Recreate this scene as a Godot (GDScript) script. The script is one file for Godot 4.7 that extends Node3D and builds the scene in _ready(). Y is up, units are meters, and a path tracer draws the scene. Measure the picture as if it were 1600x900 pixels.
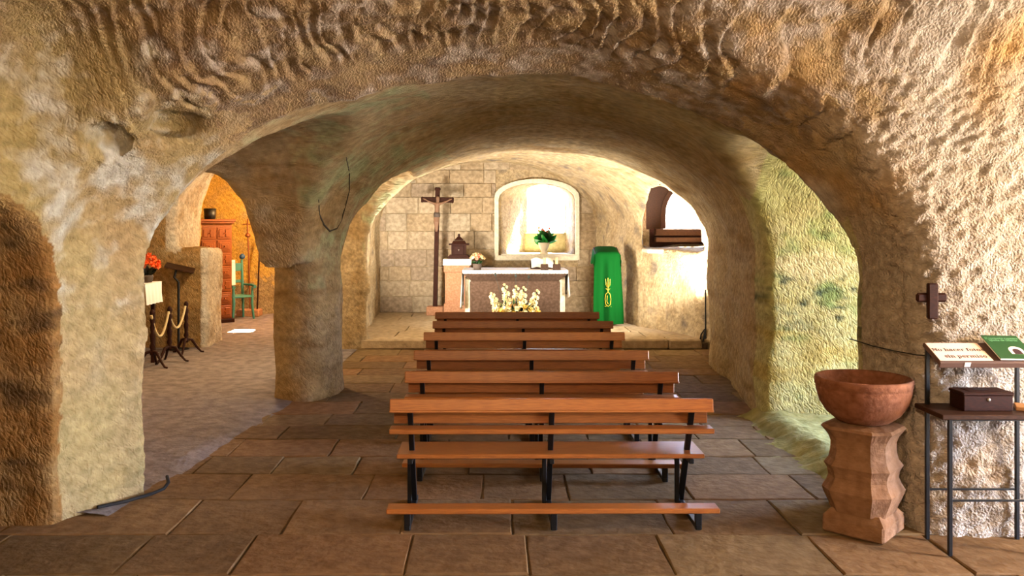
extends Node3D
# Rock-hewn chapel. x right, y up, depth d = -z (metres from the camera).

const FOC := 1350.0
const CAM_H := 1.9

var cam: Camera3D
var env: Environment
var M := {}
var taken := {}
var rng := RandomNumberGenerator.new()

func _ready():
	rng.seed = 7
	setup_camera_and_light()
	make_materials()
	build_rock()
	build_hull()
	build_floor()
	build_back_wall()
	build_windows()
	build_pews()
	build_chancel()
	build_narthex_things()
	build_aisle_things()
	build_small_details()

func setup_camera_and_light():
	cam = Camera3D.new()
	cam.name = "camera"
	cam.projection = Camera3D.PROJECTION_FRUSTUM
	cam.near = 0.05
	cam.far = 400.0
	cam.size = 2.0 * 0.05 * 450.0 / FOC
	cam.frustum_offset = Vector2(0.05 * 25.0 / FOC, -0.05 * 102.0 / FOC)
	cam.position = Vector3(0, CAM_H, 0)
	add_child(cam)
	cam.current = true
	var we := WorldEnvironment.new()
	we.name = "world_environment"
	env = Environment.new()
	env.background_mode = Environment.BG_SKY
	var sky := Sky.new()
	var sm := ProceduralSkyMaterial.new()
	sm.sky_top_color = Color(0.55, 0.68, 0.92)
	sm.sky_horizon_color = Color(0.95, 0.96, 1.0)
	sm.ground_bottom_color = Color(0.55, 0.5, 0.44)
	sm.ground_horizon_color = Color(0.9, 0.88, 0.84)
	sm.energy_multiplier = 60.0
	sm.sun_angle_max = 1.0
	sky.sky_material = sm
	env.sky = sky
	env.tonemap_mode = Environment.TONE_MAPPER_LINEAR
	env.tonemap_exposure = 1.25
	env.sdfgi_enabled = true
	env.ssao_enabled = true
	env.ssil_enabled = true
	we.environment = env
	add_child(we)
	var sun := DirectionalLight3D.new()
	sun.name = "sun"
	sun.light_color = Color(1.0, 0.95, 0.86)
	sun.light_energy = 90.0
	sun.light_angular_distance = 0.6
	sun.shadow_enabled = true
	add_child(sun)
	lamp_light("entrance", V(4.7, 1.95, 4.2), Color(1.0, 0.88, 0.72), 9.0, 0.15)  # unseen lamp added as fill from the right
	lamp_light("overhead_fill", V(0.0, 2.65, 0.4), Color(1.0, 0.84, 0.64), 10.0, 0.15)  # unseen pendant added as front fill
	lamp_light("aisle", V(-2.95, 2.4, 11.3), Color(1.0, 0.88, 0.70), 5.0, 0.1)  # added bulb, stands in for daylight reaching the aisle
	lamp_light("aisle_front", V(-5.4, 2.5, 8.0), Color(1.0, 0.80, 0.55), 3.5, 0.1)
	lamp_light("rear", V(-3.35, 2.6, 16.2), Color(1.0, 0.84, 0.62), 11.0, 0.1)
	flood_light("chancel_left", V(-2.08, 0.95, 13.5), V(-0.3, 3.1, 15.0), 29.0)
	flood_light("chancel_right", V(3.14, 0.95, 12.95), V(1.3, 3.1, 14.9), 29.0)
	sun.look_at_from_position(Vector3.ZERO, Vector3(-0.35, -0.8, 0.5), Vector3.UP)

func flood_light(called: String, at: Vector3, to: Vector3, e: float):
	var l := SpotLight3D.new()
	l.name = "light_" + called
	l.light_color = Color(1.0, 0.96, 0.90)
	l.light_energy = e
	l.light_size = 0.3
	l.spot_range = 30.0
	l.spot_attenuation = 2.0
	l.spot_angle = 80.0
	l.spot_angle_attenuation = 0.6
	l.shadow_enabled = true
	add_child(l)
	var dir := (to - at).normalized()
	l.look_at_from_position(at + dir * 0.06, to, Vector3.UP)

func lamp_light(called: String, at: Vector3, c: Color, e: float, size: float):
	var l := OmniLight3D.new()
	l.name = "light_" + called
	l.light_color = c
	l.light_energy = e
	l.light_size = size
	l.omni_range = 30.0
	l.omni_attenuation = 2.0
	l.shadow_enabled = true
	l.position = at
	add_child(l)

# ---------------------------------------------------------------- helpers
func numbered(n: String) -> String:
	if not taken.has(n):
		taken[n] = 0
		return n
	taken[n] += 1
	return "%s_%03d" % [n, taken[n]]

func tag(o: Node, label: String, category: String, group := "") -> Node:
	o.set_meta("label", label)
	o.set_meta("category", category)
	if group != "":
		o.set_meta("group", group)
	return o

func thing(called: String, label: String, category: String, at := Vector3.ZERO, turn := 0.0, group := "") -> Node3D:
	var o := Node3D.new()
	o.name = numbered(called)
	add_child(o)
	o.position = at
	o.rotation.y = turn
	tag(o, label, category, group)
	return o

func obj(called: String, mesh: Mesh, m: Material, parent: Node = null) -> MeshInstance3D:
	var o := MeshInstance3D.new()
	o.name = called if parent != null else numbered(called)
	o.mesh = mesh
	if m != null:
		o.material_override = m
	(self if parent == null else parent).add_child(o, true)
	return o

func struct(o: Node, label := "") -> Node:
	o.set_meta("kind", "structure")
	if label != "":
		o.set_meta("label", label)
	return o

func P(px: float, py: float, F: float) -> Vector3:
	# a point of the place from where it shows and its scale there
	return Vector3((px - 775.0) / F, CAM_H - (py - 348.0) / F, -FOC / F)

func V(x: float, y: float, d: float) -> Vector3:
	return Vector3(x, y, -d)

func st() -> SurfaceTool:
	var s := SurfaceTool.new()
	s.begin(Mesh.PRIMITIVE_TRIANGLES)
	s.set_smooth_group(-1)
	return s

func done(s: SurfaceTool) -> ArrayMesh:
	s.generate_normals()
	return s.commit()

func quad(s: SurfaceTool, a: Vector3, b: Vector3, c: Vector3, d: Vector3):
	# clockwise seen from the front
	s.add_vertex(a); s.add_vertex(b); s.add_vertex(c)
	s.add_vertex(a); s.add_vertex(c); s.add_vertex(d)

# chamfered box into s, with transform t; size sz; bevel bv
func bbox(s: SurfaceTool, t: Transform3D, sz: Vector3, bv := 0.004):
	s.set_smooth_group(-1)
	var h := sz * 0.5
	bv = min(bv, min(h.x, min(h.y, h.z)) * 0.9)
	var i := h - Vector3(bv, bv, bv)
	for ax in 3:
		var u := (ax + 1) % 3
		var w := (ax + 2) % 3
		for sg in [-1.0, 1.0]:
			var pts: Array[Vector3] = []
			for q in [[-1, -1], [-1, 1], [1, 1], [1, -1]]:
				var v := Vector3.ZERO
				v[ax] = sg * h[ax]
				v[u] = q[0] * i[u]
				v[w] = q[1] * i[w]
				pts.append(t * v)
			if sg > 0: quad(s, pts[0], pts[1], pts[2], pts[3])
			else: quad(s, pts[3], pts[2], pts[1], pts[0])
		# edges running along ax
		for su in [-1.0, 1.0]:
			for sw in [-1.0, 1.0]:
				var a := Vector3.ZERO
				a[u] = su * h[u]; a[w] = sw * i[w]
				var b := Vector3.ZERO
				b[u] = su * i[u]; b[w] = sw * h[w]
				var a0 := a; a0[ax] = -i[ax]
				var a1 := a; a1[ax] = i[ax]
				var b0 := b; b0[ax] = -i[ax]
				var b1 := b; b1[ax] = i[ax]
				if su * sw > 0: quad(s, t * a0, t * a1, t * b1, t * b0)
				else: quad(s, t * b0, t * b1, t * a1, t * a0)
	for sx in [-1.0, 1.0]:
		for sy in [-1.0, 1.0]:
			for sz2 in [-1.0, 1.0]:
				var a := t * Vector3(sx * h.x, sy * i.y, sz2 * i.z)
				var b := t * Vector3(sx * i.x, sy * h.y, sz2 * i.z)
				var c := t * Vector3(sx * i.x, sy * i.y, sz2 * h.z)
				if sx * sy * sz2 > 0: s.add_vertex(a); s.add_vertex(c); s.add_vertex(b)
				else: s.add_vertex(a); s.add_vertex(b); s.add_vertex(c)

func T(o: Vector3, rx := 0.0, ry := 0.0, rz := 0.0) -> Transform3D:
	return Transform3D(Basis.from_euler(Vector3(rx, ry, rz)), o)

func box_mesh(sz: Vector3, bv := 0.004) -> ArrayMesh:
	var s := st()
	bbox(s, Transform3D.IDENTITY, sz, bv)
	return done(s)

# lathe around y: profile [[r, y], ...] from bottom to top; seg sides; optional smoothing
func lathe(s: SurfaceTool, t: Transform3D, prof: Array, seg := 24, smooth := true):
	s.set_smooth_group(0 if smooth else -1)
	for k in prof.size() - 1:
		for j in seg:
			var a0 := TAU * j / seg
			var a1 := TAU * (j + 1) / seg
			var p0 = prof[k]
			var p1 = prof[k + 1]
			var A := t * Vector3(cos(a0) * p0[0], p0[1], sin(a0) * p0[0])
			var B := t * Vector3(cos(a1) * p0[0], p0[1], sin(a1) * p0[0])
			var C := t * Vector3(cos(a1) * p1[0], p1[1], sin(a1) * p1[0])
			var D := t * Vector3(cos(a0) * p1[0], p1[1], sin(a0) * p1[0])
			if p0[0] > 1e-5:
				s.add_vertex(A); s.add_vertex(C); s.add_vertex(B)
			if p1[0] > 1e-5:
				s.add_vertex(A); s.add_vertex(D); s.add_vertex(C)
	s.set_smooth_group(-1)

func tube(s: SurfaceTool, pts: Array, r, seg := 8, caps := true):
	s.set_smooth_group(0)
	var n := pts.size()
	var rings := []
	var up := Vector3.UP
	for k in n:
		var dir: Vector3 = (pts[min(k + 1, n - 1)] - pts[max(k - 1, 0)]).normalized()
		if abs(dir.dot(up)) > 0.95: up = Vector3.RIGHT if abs(dir.x) < 0.8 else Vector3.FORWARD
		var u := dir.cross(up).normalized()
		var w := u.cross(dir).normalized()
		up = w
		var rr: float = r[k] if r is Array else r
		var ring: Array[Vector3] = []
		for j in seg:
			var a := TAU * j / seg
			ring.append(pts[k] + (u * cos(a) + w * sin(a)) * rr)
		rings.append(ring)
	for k in n - 1:
		for j in seg:
			var j2 := (j + 1) % seg
			quad(s, rings[k][j], rings[k + 1][j], rings[k + 1][j2], rings[k][j2])
	if caps:
		s.set_smooth_group(-1)
		for j in range(1, seg - 1):
			s.add_vertex(rings[0][0]); s.add_vertex(rings[0][j]); s.add_vertex(rings[0][j + 1])
			s.add_vertex(rings[n - 1][0]); s.add_vertex(rings[n - 1][j + 1]); s.add_vertex(rings[n - 1][j])
	s.set_smooth_group(-1)

# extruded polygon (points in xy, counter-clockwise), z from -dep/2 to dep/2
func prism(s: SurfaceTool, t: Transform3D, pts: PackedVector2Array, dep: float):
	if Geometry2D.is_polygon_clockwise(pts): pts.reverse()
	var tri := Geometry2D.triangulate_polygon(pts)
	var hz := dep * 0.5
	for k in range(0, tri.size(), 3):
		var a := pts[tri[k]]; var b := pts[tri[k + 1]]; var c := pts[tri[k + 2]]
		if (b - a).cross(c - a) < 0:
			var sw := b; b = c; c = sw
		s.add_vertex(t * Vector3(a.x, a.y, hz)); s.add_vertex(t * Vector3(c.x, c.y, hz)); s.add_vertex(t * Vector3(b.x, b.y, hz))
		s.add_vertex(t * Vector3(a.x, a.y, -hz)); s.add_vertex(t * Vector3(b.x, b.y, -hz)); s.add_vertex(t * Vector3(c.x, c.y, -hz))
	for k in pts.size():
		var a := pts[k]; var b := pts[(k + 1) % pts.size()]
		quad(s, t * Vector3(a.x, a.y, hz), t * Vector3(b.x, b.y, hz), t * Vector3(b.x, b.y, -hz), t * Vector3(a.x, a.y, -hz))
# ---------------------------------------------------------------- materials
func ntex(freq: float, lo: Color, hi: Color, sz := 512, oct := 5, kind := FastNoiseLite.TYPE_SIMPLEX_SMOOTH, seed := 1, normal := false, bump := 4.0, mid = null) -> NoiseTexture2D:
	var n := FastNoiseLite.new()
	n.noise_type = kind
	n.frequency = freq
	n.seed = seed
	n.fractal_octaves = oct
	var t := NoiseTexture2D.new()
	t.width = sz; t.height = sz
	t.seamless = true
	t.noise = n
	if normal:
		t.as_normal_map = true
		t.bump_strength = bump
	else:
		var g := Gradient.new()
		g.set_color(0, lo); g.set_color(1, hi)
		if mid != null: g.add_point(0.5, mid)
		t.color_ramp = g
	return t

func mat(c: Color, rough := 0.8, metal := 0.0) -> StandardMaterial3D:
	var m := StandardMaterial3D.new()
	m.albedo_color = c
	m.roughness = rough
	m.metallic = metal
	return m

# seamless picture of short pick strokes: used as relief
func stroke_image(sz: int, count: int, seed: int, ang0: float, spread: float, len0: float, wid: float) -> Image:
	var buf := PackedFloat32Array()
	buf.resize(sz * sz)
	buf.fill(0.55)
	var r := RandomNumberGenerator.new()
	r.seed = seed
	for k in count:
		var cx := r.randf() * sz
		var cy := r.randf() * sz
		var a := ang0 + r.randf_range(-spread, spread)
		var L := len0 * r.randf_range(0.4, 1.3)
		var w := wid * r.randf_range(0.6, 1.5)
		var dep := r.randf_range(0.06, 0.3)
		if r.randf() < 0.35: dep = -dep * 0.6
		var ca := cos(a); var sa := sin(a)
		var Rx := int(abs(ca) * L + abs(sa) * w) + 1
		var Ry := int(abs(sa) * L + abs(ca) * w) + 1
		for j in range(-Ry, Ry + 1):
			for i in range(-Rx, Rx + 1):
				var u := (i * ca + j * sa) / L
				var v := (-i * sa + j * ca) / w
				var q := u * u + v * v
				if q < 1.0:
					var x := posmod(int(cx) + i, sz); var y := posmod(int(cy) + j, sz)
					buf[y * sz + x] -= dep * (1.0 - q)
	var nz := FastNoiseLite.new()
	nz.frequency = 0.12; nz.seed = seed + 5; nz.fractal_octaves = 3
	var im := Image.create(sz, sz, false, Image.FORMAT_L8)
	for y in sz:
		for x in sz:
			var v := clampf(buf[y * sz + x] + nz.get_noise_2d(x, y) * 0.10, 0, 1)
			im.set_pixel(x, y, Color(v, v, v))
	return im

func rock_material(relief: Texture2D, tile: float, cm: float, seed: int) -> StandardMaterial3D:
	var m := StandardMaterial3D.new()
	m.vertex_color_use_as_albedo = true
	m.albedo_texture = ntex(0.018, Color(0.72, 0.71, 0.69), Color(1.0, 1.0, 1.0), 512, 6, FastNoiseLite.TYPE_SIMPLEX_SMOOTH, seed)
	m.roughness = 0.95
	m.metallic_specular = 0.2
	m.uv1_triplanar = true
	m.uv1_world_triplanar = true
	m.uv1_scale = Vector3(tile, tile, tile)
	m.heightmap_enabled = true
	m.heightmap_texture = relief
	m.heightmap_scale = cm
	return m

func wood(lo: Color, hi: Color, rough: float, seed: int, along := Vector3(0.7, 9, 9)) -> StandardMaterial3D:
	var m := StandardMaterial3D.new()
	m.albedo_texture = ntex(0.02, lo, hi, 512, 4, FastNoiseLite.TYPE_SIMPLEX_SMOOTH, seed, false, 4.0)
	m.roughness = rough
	m.uv1_triplanar = true
	m.uv1_scale = along
	return m

func stone(c: Color, var_: float, seed: int, tile := 1.5, cm := 0.4) -> StandardMaterial3D:
	var m := StandardMaterial3D.new()
	m.albedo_texture = ntex(0.015, c.darkened(var_), c.lightened(var_ * 0.6), 512, 6, FastNoiseLite.TYPE_SIMPLEX_SMOOTH, seed)
	m.roughness = 0.9
	m.metallic_specular = 0.25
	m.uv1_triplanar = true
	m.uv1_world_triplanar = true
	m.uv1_scale = Vector3.ONE * tile
	m.heightmap_enabled = true
	m.heightmap_texture = M.grain
	m.heightmap_scale = cm
	return m

func make_materials():
	M.grain = ntex(0.03, Color.BLACK, Color.WHITE, 512, 6, FastNoiseLite.TYPE_SIMPLEX_SMOOTH, 31)
	M.picks = ImageTexture.create_from_image(stroke_image(512, 1500, 3, 1.2, 0.7, 22.0, 6.0))
	M.streaks = ImageTexture.create_from_image(stroke_image(512, 1300, 4, 0.0, 0.35, 46.0, 4.0))
	M.pits = ntex(0.05, Color.BLACK, Color.WHITE, 512, 5, FastNoiseLite.TYPE_SIMPLEX, 33)
	M.rock_picks = rock_material(M.picks, 1.5, 1.7, 11)
	M.rock_rough = rock_material(M.pits, 1.6, 1.6, 13)
	M.rock_streaks = rock_material(M.streaks, 1.0, 2.0, 12)
	M.iron = mat(Color(0.03, 0.032, 0.04), 0.45, 0.3)
	M.black = mat(Color(0.02, 0.02, 0.02), 0.85)
	M.white_cloth = mat(Color(0.86, 0.85, 0.82), 0.9)
	var slab := [Color(0.43, 0.32, 0.19), Color(0.47, 0.35, 0.21), Color(0.40, 0.30, 0.18), Color(0.44, 0.35, 0.22), Color(0.47, 0.34, 0.20), Color(0.38, 0.29, 0.17)]
	M.slabs = []
	for k in slab.size(): M.slabs.append(stone(slab[k], 0.16, 60 + k, 0.9, 0.5))
	M.mortar = stone(Color(0.34, 0.28, 0.21), 0.2, 70, 2.0, 0.5)
	M.aisle_floor = stone(Color(0.47, 0.43, 0.42), 0.22, 71, 0.6, 1.2)  # cool daylight on the aisle floor is put into this grey
	M.dais = stone(Color(0.66, 0.58, 0.46), 0.18, 72, 0.9, 0.5)
	var blk := [Color(0.64, 0.55, 0.42), Color(0.66, 0.58, 0.46), Color(0.61, 0.52, 0.39), Color(0.63, 0.56, 0.45), Color(0.58, 0.50, 0.40)]
	M.blocks = []
	for k in blk.size(): M.blocks.append(stone(blk[k], 0.22, 80 + k, 1.1, 0.8))
	M.outside = stone(Color(0.75, 0.70, 0.62), 0.1, 90, 0.3, 0.4)
	M.recess_floor = stone(Color(0.56, 0.52, 0.28), 0.25, 91, 0.8, 1.0)
	M.pew = []
	for k in 3: M.pew.append(wood(Color(0.50, 0.27, 0.09).darkened(0.06 * k), Color(0.66, 0.40, 0.16).darkened(0.06 * k), 0.42, 130 + k))
	M.dark_wood = wood(Color(0.12, 0.05, 0.026), Color(0.22, 0.10, 0.055), 0.6, 140, Vector3(2, 8, 8))
	M.shelf_wood = wood(Color(0.16, 0.10, 0.065), Color(0.27, 0.17, 0.11), 0.5, 141, Vector3(2, 9, 9))
	M.cross_wood = wood(Color(0.13, 0.06, 0.035), Color(0.22, 0.11, 0.06), 0.75, 142, Vector3(9, 1, 9))
	M.cabinet = wood(Color(0.40, 0.20, 0.08), Color(0.54, 0.29, 0.12), 0.4, 143, Vector3(9, 1.5, 9))
	M.font_stone = stone(Color(0.47, 0.27, 0.16), 0.25, 150, 2.0, 0.35)
	M.font_foot = stone(Color(0.53, 0.38, 0.26), 0.2, 151, 2.0, 0.5)
	M.pedestal = stone(Color(0.66, 0.47, 0.34), 0.15, 152, 2.5, 0.3)
	M.altar = stone(Color(0.30, 0.22, 0.165), 0.15, 153, 1.8, 0.3)
	M.lime = stone(Color(0.84, 0.80, 0.70), 0.12, 154, 1.6, 0.5)
	M.sill = stone(Color(0.72, 0.66, 0.45), 0.12, 155, 1.6, 0.4)
	M.lace = mat(Color(0.74, 0.72, 0.68), 0.95)
	M.green_cloth = mat(Color(0.0, 0.27, 0.07), 0.85)
	M.green_cloth.metallic_specular = 0.2
	M.green_cloth.albedo_texture = ntex(0.3, Color(0.85, 0.85, 0.85), Color(1, 1, 1), 256, 2, FastNoiseLite.TYPE_SIMPLEX, 160)
	M.gold = mat(Color(0.72, 0.60, 0.16), 0.45, 0.5)
	M.leaf = mat(Color(0.05, 0.20, 0.05), 0.55)
	M.leaf_bright = mat(Color(0.06, 0.50, 0.15), 0.5)
	M.leaf_dark = mat(Color(0.03, 0.09, 0.03), 0.6)
	for q in [M.leaf, M.leaf_bright]:
		q.backlight_enabled = true
		q.backlight = Color(0.12, 0.5, 0.12)
	M.petal_white = mat(Color(0.86, 0.83, 0.66), 0.7)
	M.petal_yellow = mat(Color(0.82, 0.70, 0.34), 0.7)
	M.petal_cream = mat(Color(0.84, 0.72, 0.52), 0.7)
	M.petal_orange = mat(Color(0.88, 0.36, 0.10), 0.7)
	M.petal_pink = mat(Color(0.80, 0.52, 0.42), 0.7)
	M.pot = mat(Color(0.27, 0.22, 0.18), 0.8)
	M.vase = mat(Color(0.78, 0.72, 0.60), 0.5)
	M.wax = mat(Color(0.80, 0.70, 0.46), 0.5)
	M.bark = stone(Color(0.24, 0.15, 0.10), 0.3, 161, 8.0, 0.4)
	M.corpus = mat(Color(0.42, 0.30, 0.21), 0.7)
	M.teal = mat(Color(0.22, 0.46, 0.42), 0.6)
	M.blue = mat(Color(0.10, 0.26, 0.42), 0.5)
	M.navy = mat(Color(0.02, 0.025, 0.05), 0.5)
	M.rope = mat(Color(0.78, 0.70, 0.52), 0.9)
	M.paper = mat(Color(0.95, 0.84, 0.76), 0.8)
	M.paper_white = mat(Color(0.93, 0.91, 0.86), 0.8)
	M.print_brown = mat(Color(0.20, 0.05, 0.05), 0.9)
	M.book_green = mat(Color(0.02, 0.27, 0.08), 0.5)
	M.print_pale = mat(Color(0.42, 0.66, 0.46), 0.7)
	M.tan = mat(Color(0.66, 0.46, 0.25), 0.7)
	M.silver = mat(Color(0.7, 0.68, 0.62), 0.3, 0.9)
	M.window_wood = wood(Color(0.24, 0.14, 0.085), Color(0.36, 0.22, 0.14), 0.6, 170, Vector3(2, 9, 9))
	M.glass = mat(Color(0.95, 0.97, 1.0, 0.06), 0.02)
	M.glass.transparency = BaseMaterial3D.TRANSPARENCY_ALPHA
	M.brass = mat(Color(0.55, 0.30, 0.10), 0.4, 0.6)
	M.grey_board = mat(Color(0.33, 0.22, 0.16), 0.6)
	M.bulb = mat(Color(1.0, 0.9, 0.75), 0.4)
	M.bulb.emission_enabled = true
	M.bulb.emission = Color(1.0, 0.76, 0.5)
	M.bulb.emission_energy_multiplier = 4.0
	M.soot = mat(Color(0.20, 0.17, 0.12), 0.95)
	for q in [M.dark_wood, M.cross_wood, M.shelf_wood]: q.metallic_specular = 0.25
# ---------------------------------------------------------------- the rock: one solid with rooms carved out of it
# A carved room is a volume; the solid is what is left. Distances are in (x, y, d).
const CELL := 0.06
const GX0 := -7.0
const GY0 := -0.35
const GD0 := 0.3
const NX := 224
const NY := 72
const NZ := 312
var prims: Array = []
var pk := PackedFloat32Array()
var slabs_out: Array = []
var active_out: Array = []
var nz_big := FastNoiseLite.new()
var nz_mid := FastNoiseLite.new()
var nz_fine := FastNoiseLite.new()
var nz_cell := FastNoiseLite.new()
# the nave, section by section: d, left, right, springing, crown
const NAVE := [
	[4.7, -2.95, 2.8, 1.5, 3.32], [5.25, -2.84, 2.6, 1.5, 3.2], [5.5, -2.78, 2.58, 1.5, 3.13], [5.78, -2.62, 2.54, 1.5, 3.05], [6.06, -2.42, 2.5, 1.5, 2.92], [6.22, -2.42, 2.52, 1.5, 3.06],
	[7.5, -2.3, 2.58, 1.5, 3.1], [9.0, -1.98, 2.6, 1.5, 3.06], [9.64, -1.74, 2.68, 1.5, 3.03], [10.5, -1.76, 2.8, 1.5, 2.97],
	[11.7, -1.82, 2.86, 1.55, 2.9], [12.5, -1.86, 3.2, 1.6, 2.96], [13.02, -1.9, 3.26, 1.62, 2.98], [13.3, -2.16, 3.06, 1.62, 3.02], [15.2, -2.2, 2.3, 1.75, 3.06], [17.4, -2.3, 1.9, 1.85, 3.1]]

func smin(a: float, b: float, k: float) -> float:
	var h: float = maxf(k - absf(a - b), 0.0) / k
	return minf(a, b) - h * h * k * 0.25

func vault2(u: float, y: float, ys: float, a: float, b: float) -> float:
	# signed distance to an opening with upright sides and an elliptic head
	u = absf(u)
	if y < ys: return u - a
	var qx := u / a
	var qy := (y - ys) / b
	var k1 := sqrt(qx * qx + qy * qy)
	var k2 := sqrt(qx * qx / (a * a) + qy * qy / (b * b))
	if k2 < 1e-4: return -minf(a, b)
	return k1 * (k1 - 1.0) / k2

func inter(a: float, b: float, r: float) -> float:
	# rounded intersection
	var x := maxf(a + r, 0.0)
	var y := maxf(b + r, 0.0)
	return minf(maxf(a, b), -r) + sqrt(x * x + y * y) if (a > -r and b > -r) else maxf(a, b)

func rbox(x: float, y: float, d: float, q: Array) -> float:
	# x0 x1 y0 y1 d0 d1 r
	var r: float = q[6]
	var qx := maxf(float(q[0]) - x, x - float(q[1])) + r
	var qy := maxf(float(q[2]) - y, y - float(q[3])) + r
	var qd := maxf(float(q[4]) - d, d - float(q[5])) + r
	return sqrt(maxf(qx, 0) ** 2 + maxf(qy, 0) ** 2 + maxf(qd, 0) ** 2) + minf(maxf(qx, maxf(qy, qd)), 0.0) - r

func prim(i: int, x: float, y: float, d: float) -> float:
	var q: Array = prims[i]
	var ty: int = q[0]
	var g: Array = q[1]
	match ty:
		0: # vault running in depth: x0 ys a b d0 d1 r
			var s := vault2(x - float(g[0]), y, g[1], g[2], g[3])
			return inter(s, maxf(float(g[4]) - d, d - float(g[5])), g[6])
		1: # vault running across: dc ys a b x0 x1 r
			var s := vault2(d - float(g[0]), y, g[1], g[2], g[3])
			return inter(s, maxf(float(g[4]) - x, x - float(g[5])), g[6])
		2: # nave
			var n := NAVE.size()
			var k := 0
			while k < n - 2 and d > float(NAVE[k + 1][0]): k += 1
			var A: Array = NAVE[k]
			var B: Array = NAVE[k + 1]
			var t := clampf((d - float(A[0])) / (float(B[0]) - float(A[0])), 0.0, 1.0)
			t = t * t * (3.0 - 2.0 * t) * 0.5 + t * 0.5
			var xl := lerpf(A[1], B[1], t)
			var xr := lerpf(A[2], B[2], t)
			var ys := lerpf(A[3], B[3], t)
			var ap := lerpf(A[4], B[4], t)
			var s := vault2(x - (xl + xr) * 0.5, y, ys, (xr - xl) * 0.5, ap - ys)
			return inter(s, maxf(4.6 - d, d - 16.95), 0.02)
		3:
			return rbox(x, y, d, g)
		4: # ball: x y d rx ry rd
			var ex := (x - float(g[0])) / float(g[3])
			var ey := (y - float(g[1])) / float(g[4])
			var ed := (d - float(g[2])) / float(g[5])
			return (sqrt(ex * ex + ey * ey + ed * ed) - 1.0) * minf(g[3], minf(g[4], g[5]))
		5: # air around the round lower pillar, under its rough collar
			var bx := rbox(x, y, d, g)
			var cy := sqrt((x + 2.05) ** 2 + (d - 9.64) ** 2) - (0.44 + 0.05 * maxf(0.0, 0.35 - y))
			return maxf(bx, -cy)
		6: # splayed window: at da x0 x1, at db x0 x1, y0, ys, rise
			var t := clampf((d - float(g[0])) / (float(g[3]) - float(g[0])), 0.0, 1.0)
			var xl := lerpf(g[1], g[4], t)
			var xr := lerpf(g[2], g[5], t)
			var s := vault2(x - (xl + xr) * 0.5, y, g[7], (xr - xl) * 0.5, g[8])
			s = maxf(s, float(g[6]) - y)
			return inter(s, maxf(float(g[0]) - 0.4 - d, d - float(g[3])), 0.02)
	return 9.0

func add_prim(ty: int, g: Array, k: float):
	prims.append([ty, g])
	pk.append(k)

func list_rooms():
	add_prim(3, [-2.98, 5.6, -2.0, 3.2, -2.8, 5.26, 0.55], 0.2)       # entrance room
	add_prim(2, [], 0.2)                                              # nave
	add_prim(1, [4.05, 1.45, 1.38, 0.78, -3.75, -2.6, 0.1], 0.05)     # niche on the left
	add_prim(1, [7.52, 1.5, 1.42, 1.3, -6.4, -1.3, 0.15], 0.12)       # left crossing
	add_prim(1, [7.15, 1.5, 1.12, 1.12, 1.5, 4.3, 0.15], 0.1)         # right crossing
	add_prim(0, [-4.2, 1.3, 1.78, 1.75, 8.6, 10.4, 0.1], 0.1)         # aisle arch
	add_prim(3, [-6.4, -3.0, -2.0, 3.1, 6.5, 9.1, 0.4], 0.15)         # aisle, first bay
	add_prim(3, [-6.4, -2.55, -2.0, 3.1, 10.1, 13.1, 0.35], 0.1)      # aisle, second bay
	add_prim(1, [11.57, 1.5, 1.42, 1.42, -3.2, -1.2, 0.1], 0.1)       # second arcade arch
	add_prim(0, [-3.95, 1.75, 0.93, 1.35, 12.8, 14.5, 0.1], 0.06)     # doorway to the rear room
	add_prim(3, [-6.8, -2.75, -2.0, 3.2, 14.3, 18.0, 0.25], 0.08)     # rear room
	add_prim(6, [16.9, 0.06, 1.54, 17.9, 0.60, 1.46, 1.27, 2.35, 0.32], 0.02)  # chancel window
	add_prim(3, [0.66, 1.42, 1.67, 2.75, 17.7, 18.4, 0.03], 0.02)
	add_prim(3, [-1.0, 8.0, 0.6, 9.0, 18.06, 22.0, 0.05], 0.02)       # open air behind the chancel
	add_prim(3, [2.5, 4.3, 1.46, 2.68, 13.2, 15.5, 0.06], 0.05)       # side window recess
	add_prim(3, [2.85, 4.1, 1.5, 2.75, 15.4, 15.9, 0.05], 0.02)
	add_prim(3, [2.5, 8.0, 0.6, 9.0, 15.75, 22.0, 0.05], 0.02)
	add_prim(3, [5.2, 7.0, -2.0, 2.3, 1.7, 4.4, 0.05], 0.05)          # entrance
	add_prim(3, [4.0, 5.2, 0.25, 2.45, 6.35, 8.05, 0.05], 0.05)          # opening of the right crossing
	add_prim(3, [4.85, 9.0, 0.1, 9.0, 6.1, 8.6, 0.05], 0.02)          # open air beside it
	add_prim(3, [-3.2, -2.8, 3.0, 3.6, 16.9, 17.4, 0.03], 0.03)
	add_prim(3, [-3.3, -1.9, 3.4, 6.0, 16.8, 18.7, 0.03], 0.03)     # light shaft of the rear room
	add_prim(5, [-2.85, -1.35, -2.0, 1.5, 8.9, 10.4, 0.1], 0.06)      # round pillar
	add_prim(4, [-2.44, 2.43, 5.46, 0.075, 0.085, 0.16], 0.02)          # putlog holes and hollows
	add_prim(4, [-2.72, 1.26, 5.85, 0.06, 0.06, 0.16], 0.02)
	add_prim(4, [-2.13, 2.55, 5.76, 0.13, 0.06, 0.12], 0.08)

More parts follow.
